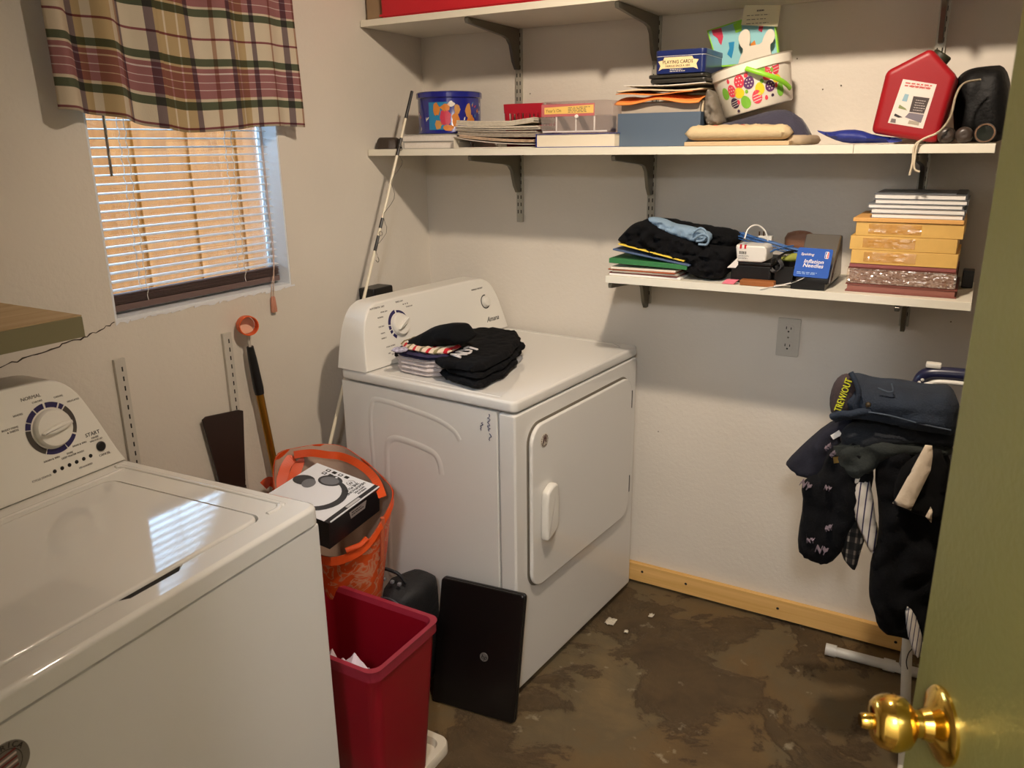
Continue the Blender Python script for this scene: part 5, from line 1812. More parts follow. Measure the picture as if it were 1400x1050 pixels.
for k in range(3):
    th = .0345
    ex = (-.002, -.008, .002)[k]
    t = thing('paper_ream', '%s of the three thick yellow-wrapped paper reams' % RN[k], 'paper ream', ((SX0 + SX1) / 2, (SY0 + SY1) / 2, z), 0, 'yellow paper reams')
    MB().box((SX0 + ex, SY0 + .001 * k, z), (SX1 + ex - .004, SY1, z + th)).build('ream_block', M_REAM, t, bevel=.0015)
    fm = MB().grid(lambda u, v: (SX0 + ex + .03 + .12 * u, SY0 - .0015 + .001 * k - .003 * abs(noise.noise(Vector((u * 9, v * 4, k)))), z + .006 + (th - .01) * v), 18, 6)
    fm.build('wrap_crease', clear_mat('ream_wrap_%d' % k, (255, 240, 200), gloss=.25, tint=.97, rough=.1), t, angle=10)
    z += th + .0006
slabq('paper_ream', SX0 - .006, SX1 - .004, SY0 - .002, SY1, z, .0095, mat('orange_card', (226, 170, 96), rough=.6), 'thin orange-yellow pack on top of the thick reams', 'paper pack')
z += .0098
M_NBC = mat('notebook_cover', (120, 124, 130), rough=.4)
for k, (a, b) in enumerate(((.032, -.006), (.030, -.004), (.022, -.010), (.036, -.002), (.034, -.006))):
    th = (.0112, .0118, .0105, .0112, .012)[k]
    book('notebook', SX0 + a, SX1 + b, SY0 + .01 + .002 * k, SY1 + .02, z, z + th, M_NBC, M_WHITE, ('lowest white-paged notebook', 'second white-paged notebook from below', 'middle white-paged notebook, sticking out left', 'fourth white-paged notebook from below', 'topmost grey-covered notebook')[k] + ' on the ream stack', 'notebook', 'notebooks on the ream stack', ct=.0008, spine='r')
    z += th + .0004
slabq('black_strip', SX1 - .03, SX1 - .008, SY0 + .02, SY1 + .01, z, .002, M_BLACK, 'black strip lying on the topmost notebook', 'strip')
tag(bx('small_black_box', (1.797, -.12, T3 + .0004), (1.824, -.07, T3 + .046), M_BLACK, None, .003), 'small black box at the right end of the lowest shelf', 'box')

# ---------------------------------------------------------------- outlet
ol = thing('wall_outlet', 'grey-white duplex outlet plate on the back wall under the lowest shelf', 'outlet', (1.352, 0, .925))
M_PLATE = mat('outlet_plate', (190, 184, 172), rough=.4)
MB().prism(rr(1.318, .922, 1.386, 1.042, .004, 3), (0, -.0005, 0), (1, 0, 0), (0, 0, 1), (0, -1, 0), .006, .002).build('plate', M_PLATE, ol)
for zc in (.955, 1.009):
    s_ = MB().prism(rr(1.335, zc - .0145, 1.369, zc + .0145, .012, 5), (0, -.0062, 0), (1, 0, 0), (0, 0, 1), (0, -1, 0), .002, .0005).build('socket', M_PLATE, ol)
    for dx, h_ in ((-.007, .0085), (.007, .007)):
        MB().box((1.352 + dx - .0012, -.0088, zc - .001), (1.352 + dx + .0012, -.0081, zc - .001 + h_)).build('slot', M_SLOT, s_, smooth=False)
    MB().lathe([(0, .0006), (.0028, 0)], (1.352, -.0082, zc - .008), (0, -1, 0), 10).build('ground_hole', M_SLOT, s_)
MB().lathe([(0, .0012), (.003, 0)], (1.352, -.0065, .982), (0, -1, 0), 10).build('screw', M_STEEL, ol)

# ---------------------------------------------------------------- pipe on the floor
pv = thing('plastic_pipe', 'white plastic pipe lying on the floor along the back wall', 'pipe', (1.75, -.13, 0))
M_PVC = mat('pvc', (200, 198, 190), rough=.4, var=.06, vscale=15)
MB().tube([(1.60, -.131, .0185), (2.25, -.108, .0185)], .0155, 16).build('pipe_run', M_PVC, pv)
MB().tube([(1.575, -.132, .0195), (1.607, -.131, .0195)], .019, 16).build('end_fitting', M_PVC, pv)
MB().tube([(1.742, -.126, .0195), (1.775, -.125, .0195)], .019, 16).build('coupling', M_PVC, pv)
MB().tube([(1.80, -.1235, .0205), (1.80, -.105, .07), (1.80, -.04, .16)], .0165, 14, smooth_n=5).build('branch', mat('grey_pipe', (150, 148, 142), rough=.5), pv)

# ---------------------------------------------------------------- fishing rod against shelf and wall
fr = thing('fishing_rod', 'white fishing rod with black wraps leaning on the middle shelf', 'fishing rod', (.107, -1.035, 0))
P0, P1 = Vector((.107, -1.042, .004)), Vector((.1385, -.3385, 1.556))
Dr = (P1 - P0)
P2 = P0 + Dr * 1.115


def rp(t):
    return P0 + Dr * t


M_ROD = mat('rod_cream', (226, 216, 190), rough=.35)
MB().tube([P0, P2], [.0065, .0042], 10).build('blank', M_ROD, fr)
for t0, t1 in ((.985, 1.02), (1.06, 1.115), (.795, .825), (.84, .86), (0.0, .28)):
    MB().tube([rp(t0), rp(t1)], [.0072 if t1 < .5 else .0055, .0068 if t1 < .5 else .005], 10).build('wrap', M_BLACK, fr)
for t in (.83, 1.0):
    c_ = rp(t) + Vector((.010, -.004, 0))
    MB().tube([c_ + Vector((.007 * math.cos(a), 0, .007 * math.sin(a))) for a in [k * PI / 8 for k in range(16)]], .0012, 5, closed=True).build('guide_ring', mat('guide_chrome', (180, 176, 168), rough=.25, metal=.9), fr)
ln = MB()
_r = random.Random(21)
pts = [rp(.985) + Vector((.012, -.004, 0))]
for k in range(1, 22):
    pts.append(rp(.985 - .2 * k / 21) + Vector((.018 + .014 * math.sin(k * .9), -.004, _r.uniform(-.004, .004))))
ln.tube(pts, .0008, 4)
ln.build('line', mat('line_dark', (90, 84, 74), rough=.5), fr)
MB().tube([rp(.785) + Vector(q) for q in ((.02, -.004, 0), (.024, -.004, -.012), (.018, -.004, -.018), (.011, -.004, -.012))], .0011, 5, smooth_n=4).build('hook', M_STEEL, fr)

# black box on the wall behind the dryer console
wb = thing('wall_box', 'black box on the left wall behind the dryer console', 'electrical box', (.04, -.37, 1.0))
MB().box((.0005, -.425, .98), (.068, -.318, 1.098)).build('housing', M_BLACK, wb, bevel=.008, seg=3)
MB().tube([(.034, -.37, .985), (.034, -.37, .60)], .012, 10).build('power_cord', M_BLACK, wb)

# ---------------------------------------------------------------- ball retriever and brown scoop on the left wall
rt = thing('ball_retriever', 'golf ball retriever with an orange ring and gold pole on the left wall', 'ball retriever', (.05, -.83, 0))
M_ORG = mat('orange_plastic', (226, 92, 28), rough=.45)
G0, G1 = Vector((.045, -.842, .006)), Vector((.030, -.947, 1.025))
GD = G1 - G0


def gp(t):
    return G0 + GD * t


M_GOLD = mat('gold_anodised', (172, 124, 42), rough=.3, metal=.85)
MB().tube([G0, gp(.86)], .0115, 14).build('pole', M_GOLD, rt)
MB().tube([gp(.84), gp(.86), gp(.95), gp(.985)], [.0135, .015, .0125, .010], 14).build('grip_sleeve', M_BLACK, rt)
MB().tube([gp(.985), gp(1.02)], .0045, 8).build('neck', mat('clear_neck', (190, 180, 168), rough=.3), rt)
rc = gp(1.02) + Vector((.004, 0, .028))
rax = Vector((.9, -.42, .08)).normalized()
MB().lathe([(.0255, -.016), (.028, -.016), (.029, 0), (.028, .016), (.0255, .016), (.0245, 0), (.0255, -.016)], rc, rax, 32, cap=False).build('ring_cup', M_ORG, rt, angle=50)
MB().lathe([(0, -.013), (.024, -.014)], rc, rax, 28, cap=False).build('ring_back', mat('pale_peach', (226, 188, 160), rough=.6), rt)

sco = thing('plastic_scoop', 'dark brown tapering scoop blade hanging on the left wall', 'scoop', (.02, -1.06, .6))
M_SCO = mat('dark_brown_enamel', (44, 30, 24), rough=.45)
so2 = [(-1.128, .838), (-1.115, .844), (-1.0, .830), (-.984, .823), (-.986, .80), (-1.006, .60), (-1.02, .55), (-1.08, .55), (-1.098, .64)]
MB().prism(so2, (.012, 0, 0), (0, 1, 0), (0, 0, 1), (1, 0, 0), .006, .002).build('blade', M_SCO, sco)
MB().prism([(-1.07, .56), (-1.03, .56), (-1.035, .02), (-1.06, .02)], (.012, 0, 0), (0, 1, 0), (0, 0, 1), (1, 0, 0), .012, .003).build('handle', M_SCO, sco)

# ---------------------------------------------------------------- clothes on the dryer
LTZ = .9155
M_TOWEL = mat('white_terry', (218, 208, 206), rough=.95, bump=.8, bscale=420, var=.06, vscale=200)
XY = ((1, 0, 0), (0, 1, 0), (0, 0, 1))


def folded(name, out, z0, th, m, label, cat, group=None, wr=.002, ws=40, seed=0, r=None, sp=.010, smooth=1, parent=None, sag=None):
    o = puff(out, (0, 0, z0 + th / 2), *XY, up=th / 2, dn=th / 2 - .0003, r=r or th * .7, sp=sp, wr=wr, ws=ws, wa=1.0, seed=seed, smooth=smooth, sag=sag).build(name, m, parent, angle=80)
    return tag(o, label, cat, group) if label else o


tw = [(0.338, -0.694), (0.533, -0.717), (0.522, -0.569), (0.327, -0.542)]
z = LTZ
for k in range(4):
    e = .003 * math.sin(k * 2.1)
    folded('folded_towel', [(x + e, y - e * .5) for x, y in tw], z, .0135, M_TOWEL, ('bottom white towel of the folded stack on the dryer', 'second white towel from the bottom on the dryer', 'third white towel from the bottom on the dryer', 'top white towel of the folded stack on the dryer')[k], 'towel', 'folded white towels on the dryer', wr=.003, ws=90, seed=k, sp=.008)
    z += .0128
zt = z
M_NAVYK = mat('navy_knit', (44, 38, 70), rough=.95, bump=.5, bscale=300, var=.2, vscale=40)
nv = [(x + .000, y - .004) for x, y in tw]
for k in range(2):
    folded('folded_shirt', [(x + .008 * k, y - .003 * k) for x, y in nv], z, .0085, M_NAVYK, ('lower navy knit garment on the white towels', 'upper navy knit garment on the white towels')[k], 'clothing', 'navy garments on the towels', wr=.003, ws=60, seed=7 + k, sp=.008)
    z += .008
M_STRT = stripe_mat('striped_tee', [(0, (222, 196, 166)), (.12, (120, 110, 80)), (.2, (226, 206, 180)), (.36, (196, 34, 44)), (.48, (226, 206, 180)), (.62, (140, 128, 90)), (.7, (226, 206, 180)), (.85, (196, 34, 44)), (.95, (226, 206, 180))], rep_u=2.0)
folded('striped_tee', [(x + .012, y + .010) for x, y in nv], z, .016, M_STRT, 'beige, red and olive striped top between navy and black garments', 'clothing', wr=.006, ws=45, seed=9, sp=.008)
z += .0155
folded('patterned_garment', [(.372, -.735), (.41, -.742), (.425, -.70), (.385, -.69)], z - .012, .012, mat('pale_print', (176, 170, 186), rough=.9, var=.5, vscale=120), 'pale patterned garment corner sticking out left of the stack', 'clothing', wr=.004, ws=60, seed=2, sp=.005)
bkz = puff([(0.318, 0.94), (0.328, 0.971), (0.361, 0.998), (0.411, 1.022), (0.472, 1.057), (0.542, 1.068), (0.552, 1.052), (0.579, 1.029), (0.573, 1.008), (0.509, 1.001), (0.414, 0.968), (0.358, 0.947)], (0, -.63, 0), (1, 0, 0), (0, 0, 1), (0, -1, 0), up=.045, dn=.09, r=.03, sp=.007, wr=.009, ws=35, wa=1.4, seed=12)
bkt_ = thing('black_garment', 'black garment with a snap button on top of the towel stack', 'clothing', (.5, -.65, zt + .03))
bkz.build('cloth', MATS['black_jersey'], bkt_, angle=80)
MB().lathe([(0, .003), (.003, .002), (.0035, 0)], Vector((0.4, -0.682, 1.009)), (.3, -1, .2), 12).build('snap_button', mat('pearl', (220, 214, 204), rough=.3), bkt_)

# black shirts with white lettering
bs = [(0.465, -0.611), (0.535, -0.718), (0.627, -0.745), (0.702, -0.761), (0.691, -0.653), (0.702, -0.631), (0.673, -0.539), (0.668, -0.486), (0.619, -0.432), (0.619, -0.37), (0.57, -0.331), (0.534, -0.259), (0.434, -0.263), (0.398, -0.397), (0.423, -0.534)]
folded('black_shirt', bs, LTZ + .0065, .018, M_BLACKCLOTH, 'lowest folded black shirt on the dryer beside the towels', 'clothing', None, wr=.005, ws=40, seed=3, r=.009, sp=.008, smooth=1)
folded('black_shirt', [(x + .010 - .02 * (x > .66), y + .006 + .012 * (x > .66)) for x, y in bs], LTZ + .0245, .018, M_BLACKCLOTH, 'middle folded black shirt on the dryer beside the towels', 'clothing', None, wr=.005, ws=45, seed=13, r=.010, sp=.008, smooth=1)
ts = thing('black_shirt', 'upper folded black shirt with white lettering on the dryer', 'clothing', (.62, -.65, LTZ + .04))
bs2 = [(0.438, -0.607), (0.543, -0.742), (0.599, -0.73), (0.684, -0.737), (0.675, -0.6), (0.667, -0.528), (0.639, -0.462), (0.628, -0.404), (0.586, -0.359), (0.554, -0.283), (0.5, -0.286), (0.439, -0.28), (0.378, -0.348), (0.365, -0.473)]
SH0 = LTZ + .043
puff(bs2, (0, 0, SH0 + .006), *XY, up=.0155, dn=.0055, r=.013, sp=.007, wr=.004, ws=36, wa=1, seed=5, smooth=1).build('cloth', M_BLACKCLOTH, ts, angle=80)
tx = Vector((0.565, -0.624, 0.984))
tu = Vector((0.535, -0.555, 0.983)) - Vector((0.543, -0.679, 0.983))
tvv = Vector((0.497, -0.565, 0.983)) - Vector((0.575, -0.662, 0.983))
text('AD7', .066, mat('flock_white', (228, 222, 220), rough=.8), ts, tx, tu, tvv, depth=.0018)
folded('grey_garment', [(0.604, -0.542), (0.654, -0.506), (0.635, -0.4), (0.6, -0.356), (0.582, -0.427)], LTZ + .0003, .007, mat('grey_marl', (146, 146, 148), rough=.9, var=.3, vscale=60), 'grey patterned garment edge under the black shirts', 'clothing', wr=.001, seed=1, sp=.006)

# ---------------------------------------------------------------- gap between the appliances
# orange carrier bag
bag = thing('carrier_bag', 'orange woven carrier bag with white print, holding the headphone box', 'bag', (.36, -1.0, 0))


def bag_mat():
    m = bpy.data.materials.new('orange_woven')
    m.use_nodes = True
    nt = m.node_tree
    b = nt.nodes['Principled BSDF']
    b.inputs['Roughness'].default_value = .4
    tc = nt.nodes.new('ShaderNodeTexCoord')
    n = nt.nodes.new('ShaderNodeTexNoise')
    n.inputs['Scale'].default_value = 16
    n.inputs['Detail'].default_value = 6
    n.inputs['Distortion'].default_value = 2.2
    nt.links.new(tc.outputs['Object'], n.inputs['Vector'])
    r = nt.nodes.new('ShaderNodeValToRGB')
    e = r.color_ramp.elements
    e[0].position, e[0].color = .50, (*lin((214, 80, 26)), 1)
    e[1].position, e[1].color = .56, (*lin((206, 150, 118)), 1)
    x = e.new(.62)
    x.color = (*lin((208, 84, 30)), 1)
    nt.links.new(n.outputs['Fac'], r.inputs['Fac'])
    nt.links.new(r.outputs['Color'], b.inputs['Base Color'])
    return m


M_BAG = bag_mat()
M_BAGT = mat('orange_tape', (216, 78, 24), rough=.45)
M_BAGIN = mat('bag_lining', (186, 158, 138), rough=.7, bump=.3, bscale=60)
# rim loop (x, y, z) of the open mouth, starting at the near corner
rim_ = [Vector(p) for p in ((.472, -1.165, .552), (.535, -1.095, .565), (.562, -1.035, .625), (.553, -.975, .672), (.47, -.915, .680), (.35, -.862, .695), (.235, -.835, .705), (.160, -.905, .71), (.135, -.985, .70), (.21, -1.07, .64), (.34, -1.14, .58))]
rl = catmull(rim_, 6, True)
cen = sum(rl, Vector()) / len(rl)
BC = Vector((.27, -1.0, .68))
bm_ = MB()
nr = len(rl)
rows = []
_rb = random.Random(4)
for k in range(9):
    t = k / 8
    rw = []
    for i, p in enumerate(rl):
        q = BC + (p - BC) * (1 - .42 * t ** .95)
        q.z = p.z * (1 - t) + .003 * t
        w_ = .008 * noise.noise(Vector((q.x * 14, q.y * 14, t * 5)))
        d = (p - cen)
        d.z = 0
        q += d.normalized() * w_
        rw.append(q)
    rows.append(rw)
vs = [p for r_ in rows for p in r_]
fs = [(k * nr + i, (k + 1) * nr + i, (k + 1) * nr + (i + 1) % nr, k * nr + (i + 1) % nr) for k in range(8) for i in range(nr)]
bm_.add(vs, fs)
bm_.add(rows[-1], [tuple(range(nr))])
bm_.build('bag_body', M_BAG, bag, angle=60)
li = MB()
inn_r = [[cen + (p - cen) * .985 for p in r_] for r_ in rows]
for r_, s_ in zip(inn_r, rows):
    for p, q in zip(r_, s_):
        p.z = max(q.z, .012)
li.add([p for r_ in inn_r for p in r_], [f[::-1] for f in fs])
li.build('lining', M_BAGIN, bag, angle=60)
tp = MB()
tp.add([p for p in rl] + [cen + (p - cen) * 1.012 - Vector((0, 0, .022)) + Vector((0, 0, (p - cen).z * 0)) for p in rl], [(i, nr + i, nr + (i + 1) % nr, (i + 1) % nr) for i in range(nr)])
o = tp.build('rim_tape', M_BAGT, bag, smooth=False)
o.modifiers.new('t', 'SOLIDIFY').thickness = .002


def ribbon(pts, wd, nrm, nm='strap'):
    pts = catmull([Vector(p) for p in pts], 6)
    nrm = Vector(nrm).normalized()
    mb = MB()
    vs = []
    for i, p in enumerate(pts):
        t = (pts[min(i + 1, len(pts) - 1)] - pts[max(i - 1, 0)]).normalized()
        s_ = t.cross(nrm).normalized() * wd / 2
        vs += [p + s_, p - s_]
    mb.add(vs, [(2 * i, 2 * i + 1, 2 * i + 3, 2 * i + 2) for i in range(len(pts) - 1)])
    o = mb.build(nm, M_BAGT, bag, smooth=False)
    o.modifiers.new('t', 'SOLIDIFY').thickness = .0015


CAMW = (.62, -.72, .32)
ribbon([(0.17, -1.026, 0.614), (0.16, -0.992, 0.645), (0.15, -0.962, 0.669), (0.15, -0.93, 0.685), (0.16, -0.921, 0.67), (0.17, -0.949, 0.647), (0.18, -0.985, 0.628)], .030, CAMW)
ribbon([(0.16, -0.939, 0.695), (0.2, -0.911, 0.699), (0.25, -0.894, 0.696), (0.29, -0.882, 0.695), (0.36, -0.899, 0.696), (0.43, -0.926, 0.691), (0.5, -0.974, 0.69), (0.545, -1.009, 0.672)], .022, CAMW)
ribbon([(0.06, -0.978, 0.59), (0.07, -0.963, 0.601), (0.08, -0.948, 0.588), (0.09, -0.95, 0.576)], .028, CAMW)
MB().tube([(.562, -1.035, .628), (.548, -1.03, .50)], .006, 8).build('side_seam', mat('seam_tape', (190, 96, 62), rough=.5), bag)
MB().tube([(.512, -1.128, .562), (.536, -1.096, .57), (.545, -1.08, .585)], .008, 10).build('rolled_edge', M_BAGT, bag)

# headphone box
hb = thing('headphone_box', 'white and black headphone retail box tilted in the orange bag', 'box', (.308, -.998, .72), local=True, rot=(.0867, .1391, .0426))
BL, BW_, BT_ = .2143, .2067, .0776
M_BOXW = mat('box_white', (228, 230, 236), rough=.35)
M_BOXK = mat('box_black', (20, 19, 22), rough=.35)
MB().box((0, -BW_, -BT_), (BL, 0, -.0006)).build('carton', M_BOXK, hb, smooth=False)
MB().box((.0005, -BW_ + .0005, -.0008), (BL - .016, -.0005, 0)).build('front_panel', M_BOXW, hb, smooth=False)
MB().box((BL - .016, -BW_ + .0005, -.0008), (BL - .002, -.0005, .0001)).build('side_band', mat('band_black', (36, 36, 42), rough=.4), hb, smooth=False)
MB().box((BL - .003, -BW_ * .97, -.002), (BL + .0004, -.0005, .0004)).build('edge_line', M_BOXW, hb, smooth=False)
MB().box((BL - .013, -BW_ * .62, .0002), (BL - .005, -BW_ * .36, .0005)).build('band_tag', mat('tag_grey', (190, 188, 190), rough=.5), hb, smooth=False)
MB().prism([(-BW_ * .62, -.012), (-BW_ * .28, -.012), (-BW_ * .31, -.034), (-BW_ * .59, -.034)], (BL + .0002, 0, 0), (0, 1, 0), (0, 0, 1), (1, 0, 0), .0004).build('side_label', mat('label_grey', (150, 140, 136), rough=.5), hb, smooth=False)
_p = MB()
rough_lines(_p, (BL + .0008, -BW_ * .58, -.019), (0, 1, 0), (0, 0, 1), .05, 2, .007, .003, random.Random(8))
_p.build('side_print', M_INK, hb, smooth=False)['kind'] = 'stuff'
M_HP = mat('headphone_print', (52, 54, 60), rough=.4)
M_HP2 = mat('headphone_print_grey', (112, 114, 120), rough=.4)
# printed headphones: band and two cups
band = MB()
pts = []
for k in range(17):
    t = k / 16
    a = math.radians(75 - 190 * t)
    pts.append(Vector((.098 + .074 * math.cos(a) * 1.0, -.118 + .07 * math.sin(a) * 1.05, .0006)))
vs = []
for k, p in enumerate(pts):
    n_ = (p - Vector((.098, -.118, .0006))).normalized()
    w_ = .006 + .004 * math.sin(PI * k / 16)
    vs += [p - n_ * w_, p + n_ * w_]
band.add(vs, [(2 * i, 2 * i + 1, 2 * i + 3, 2 * i + 2) for i in range(16)])
band.build('printed_band', M_HP, hb, smooth=False)
for cx, cy, rx, ry, an, m_ in ((.090, -.052, .034, .026, .2, M_HP), (.090, -.054, .026, .019, .2, M_HP2), (.030, -.088, .030, .024, .3, M_HP), (.052, -.094, .018, .022, .3, M_HP2)):
    MB().prism([(cx + rx * math.cos(t) * math.cos(an) - ry * math.sin(t) * math.sin(an), cy + rx * math.cos(t) * math.sin(an) + ry * math.sin(t) * math.cos(an)) for t in [2 * PI * i / 20 for i in range(20)]], (0, 0, .0004 if m_ is M_HP else .0008), h=.0003).build('printed_cup', m_, hb, smooth=False)
_r = random.Random(5)
for k in range(7):
    cx, cy = .052 + .021 * (k % 4), -.014 - .017 * (k // 4)
    i_ = MB().prism(rr(cx - .0065, cy - .0055, cx + .0065, cy + .0055, .001, 2), (0, 0, .0001), h=.0004).build('feature_icon', M_INK, hb, smooth=False)
    if k % 2 == 0:
        MB().prism(rr(cx - .0035, cy - .0028, cx + .0035, cy + .0028, .001, 2), (0, 0, .0005), h=.0003).build('icon_mark', M_BOXW, i_, smooth=False)
rg = MB()
arc_band(rg, (.142, -.030, .0002), (1, 0, 0), (0, 1, 0), .0105, .012, 20, 170, .0003)
rg.build('logo_arc', M_INK, hb, smooth=False)
rg = MB()
arc_band(rg, (.142, -.030, .0002), (1, 0, 0), (0, 1, 0), .0105, .012, 200, 350, .0003)
rg.build('logo_arc', M_INK, hb, smooth=False)
text('N', .014, M_INK, hb, (.142, -.030, .0006), (0, -1, 0), (1, 0, 0), shear=.3)
for s, x, sz in (('2NE PLUS', .158, .0125), ('HEADPHONE', .170, .0125), ('WITH MIC', .181, .009), ('WIRELESS', .190, .008)):
    text(s, sz, M_INK, hb, (x, -.045, .0006), (0, -1, 0), (1, 0, 0))

# black backpack
bp_ = thing('backpack', 'black backpack lying between the dryer and the red wastebasket', 'backpack', (.52, -.93, 0))
M_BPK = mat('black_backpack', (20, 20, 22), rough=.65, bump=.4, bscale=180, var=.2, vscale=8)
out_ = [(.470, .002), (.602, .002), (.606, .25), (.602, .345), (.59, .372), (.56, .382), (.51, .385), (.475, .365)]
puff(out_, (0, -.925, 0), (1, 0, 0), (0, 0, 1), (0, -1, 0), up=.075, dn=.11, r=.045, sp=.014, wr=.012, ws=16, wa=1, seed=2).build('pack_body', M_BPK, bp_, angle=80)
puff([(.47, .03), (.595, .03), (.598, .25), (.58, .30), (.48, .30)], (0, -.995, 0), (1, 0, 0), (0, 0, 1), (0, -1, 0), up=.035, dn=.02, r=.04, sp=.014, wr=.006, ws=20, seed=5).build('front_pocket', M_BPK, bp_, angle=80)
MB().tube([(.465, -.985, .30), (.485, -1.0, .345), (.54, -1.0, .36), (.585, -.995, .335), (.6, -.97, .27)], .0025, 6, smooth_n=6).build('zip', mat('zip_grey', (88, 88, 92), rough=.4, metal=.5), bp_)
MB().tube([(.44, -.95, .385), (.47, -.955, .415), (.53, -.95, .412), (.555, -.945, .385)], .010, 8, smooth_n=6, flat=.5).build('grab_loop', M_BPK, bp_, angle=80)
for x in (.49, .52, .545):
    MB().box((x, -.972, .388), (x + .010, -.962, .396)).build('buckle', mat('buckle_grey', (120, 120, 124), rough=.3), bp_, bevel=.002)

# tray under the wastebasket, wastebasket, tissue
ty = thing('boot_tray', 'low white plastic tray under the red wastebasket', 'tray', (.58, -1.24, 0))
M_TRAY = mat('tray_plastic', (214, 204, 184), rough=.45)
to_ = rr(.38, -1.43, .772, -1.052, .035, 6)
ti_ = rr(.402, -1.408, .750, -1.074, .028, 6)
nt_ = len(to_)
tm = MB()
R_ = [(to_, .0005), (to_, .022), (offset(to_[::-1], .003)[::-1] if area2(to_) < 0 else offset(to_, .003), .028), (ti_, .028), (offset(ti_, .006), .008)]
tm.add([(p[0], p[1], z_) for r_, z_ in R_ for p in r_], [(k * nt_ + i, k * nt_ + (i + 1) % nt_, (k + 1) * nt_ + (i + 1) % nt_, (k + 1) * nt_ + i) for k in range(4) for i in range(nt_)] + [tuple(range(4 * nt_, 5 * nt_)), tuple(range(nt_ - 1, -1, -1))])
tm.build('tray_body', M_TRAY, ty, angle=40)

wbk = thing('wastebasket', 'dark red rectangular plastic wastebasket between washer and dryer', 'wastebasket', (.6, -1.25, .0085))
M_WB = mat('maroon_plastic', (138, 14, 30), rough=.3, bump=.05, bscale=300)
M_WBR = mat('maroon_rim', (150, 40, 58), rough=.28)
WX0, WX1, WY0, WY1 = .432, .797, -1.374, -1.128
WBZ, WTZ = .0088, .452


def wrect(t, g=0.0):
    k = 1 - t
    return rr(WX0 + .028 * k - g, WY0 + .030 * k - g, WX1 - .030 * k + g, WY1 - .026 * k + g, .028, 6)


wm = MB()
rings = [(wrect(0), WBZ), (wrect(.06, .001), WBZ + .03), (wrect(.93), WTZ - .03), (wrect(.93, .006), WTZ - .028), (wrect(1, .004), WTZ - .008), (wrect(1, .006), WTZ), (wrect(1, -.006), WTZ), (wrect(.97, -.009), WTZ - .015), (wrect(0, -.006), WBZ + .004)]
nw = len(rings[0][0])
wm.add([(p[0], p[1], z_) for r_, z_ in rings[:4] for p in r_], [(k * nw + i, k * nw + (i + 1) % nw, (k + 1) * nw + (i + 1) % nw, (k + 1) * nw + i) for k in range(3) for i in range(nw)] + [tuple(range(nw - 1, -1, -1))])
wm.add([(p[0], p[1], z_) for r_, z_ in rings[7:] for p in r_], [(i, (i + 1) % nw, nw + (i + 1) % nw, nw + i) for i in range(nw)] + [tuple(range(nw, 2 * nw))])
wm.build('basket_body', M_WB, wbk, angle=40)
wm = MB()
wm.add([(p[0], p[1], z_) for r_, z_ in rings[3:8] for p in r_], [(k * nw + i, k * nw + (i + 1) % nw, (k + 1) * nw + (i + 1) % nw, (k + 1) * nw + i) for k in range(4) for i in range(nw)])
wm.build('rolled_rim', M_WBR, wbk, angle=40)
M_TIS = mat('tissue', (226, 210, 218), rough=.9)
for k, (x, y, z_, s_) in enumerate(((.70, -1.335, .402, .035), (.64, -1.345, .390, .03))):
    mb = MB()
    _r = random.Random(k)
    def tf_(u, v, x=x, y=y, z_=z_, s_=s_, k=k):
        return (x + (u - .5) * s_ * 2, y + (v - .5) * s_ * 1.2, z_ + .03 * noise.noise(Vector((u * 3, v * 3, k * 7))) + .035 * (1 - abs(u - .5) * 2) * (1 - abs(v - .5)))
    o = mb.grid(tf_, 12, 10).build('crumpled_tissue', M_TIS, None, angle=30)
    o.modifiers.new('t', 'SOLIDIFY').thickness = .001
    tag(o, ('crumpled pale tissue lying highest in the wastebasket', 'smaller crumpled tissue next to the other in the wastebasket')[k], 'tissue')


# laptop leaning against the dryer
lp = thing('laptop', 'closed black laptop standing on edge against the dryer', 'laptop', (.743, -.905, 0))
LA, LBp = Vector((.612, -.918, .002)), Vector((.872, -.890, .002))
LU = (LBp - LA).normalized()
LTp = Vector((.600, -.832, .375))
LV = (LTp - LA)
LV = (LV - LU * LV.dot(LU)).normalized()
LNv = LU.cross(LV)
if LNv.y > 0:
    LNv = -LNv
M_LAP = mat('laptop_black', (16, 13, 12), rough=.28)
MB().prism(rr(0, 0, .262, .372, .010, 4), LA - LNv * .014, LU, LV, LNv, .0125, .002).build('base', M_BLACK, lp, angle=50)
lido = MB().prism(rr(.001, .001, .261, .371, .010, 4), LA - LNv * .001, LU, LV, LNv, .010, .003).build('lid', M_LAP, lp, angle=50)
lc = LA + LU * .155 + LV * .170 + LNv * .0092
MB().lathe([(0, .0004), (.0125, .0004), (.013, 0)], lc, LNv, 28).build('logo_disc', mat('logo_grey', (120, 116, 112), rough=.35, metal=.4), lido)
text('hp', .019, M_LAP, lido, lc + LNv * .0007 , LU, LV, shear=.25)
MB().box((0, 0, 0), (.2, .006, .001), Matrix.Translation(LA) @ Matrix(((LU.x, LNv.x, LV.x, 0), (LU.y, LNv.y, LV.y, 0), (LU.z, LNv.z, LV.z, 0), (0, 0, 0, 1)))).build('port_strip', mat('port_dark', (34, 32, 32), rough=.3), lp, smooth=False)

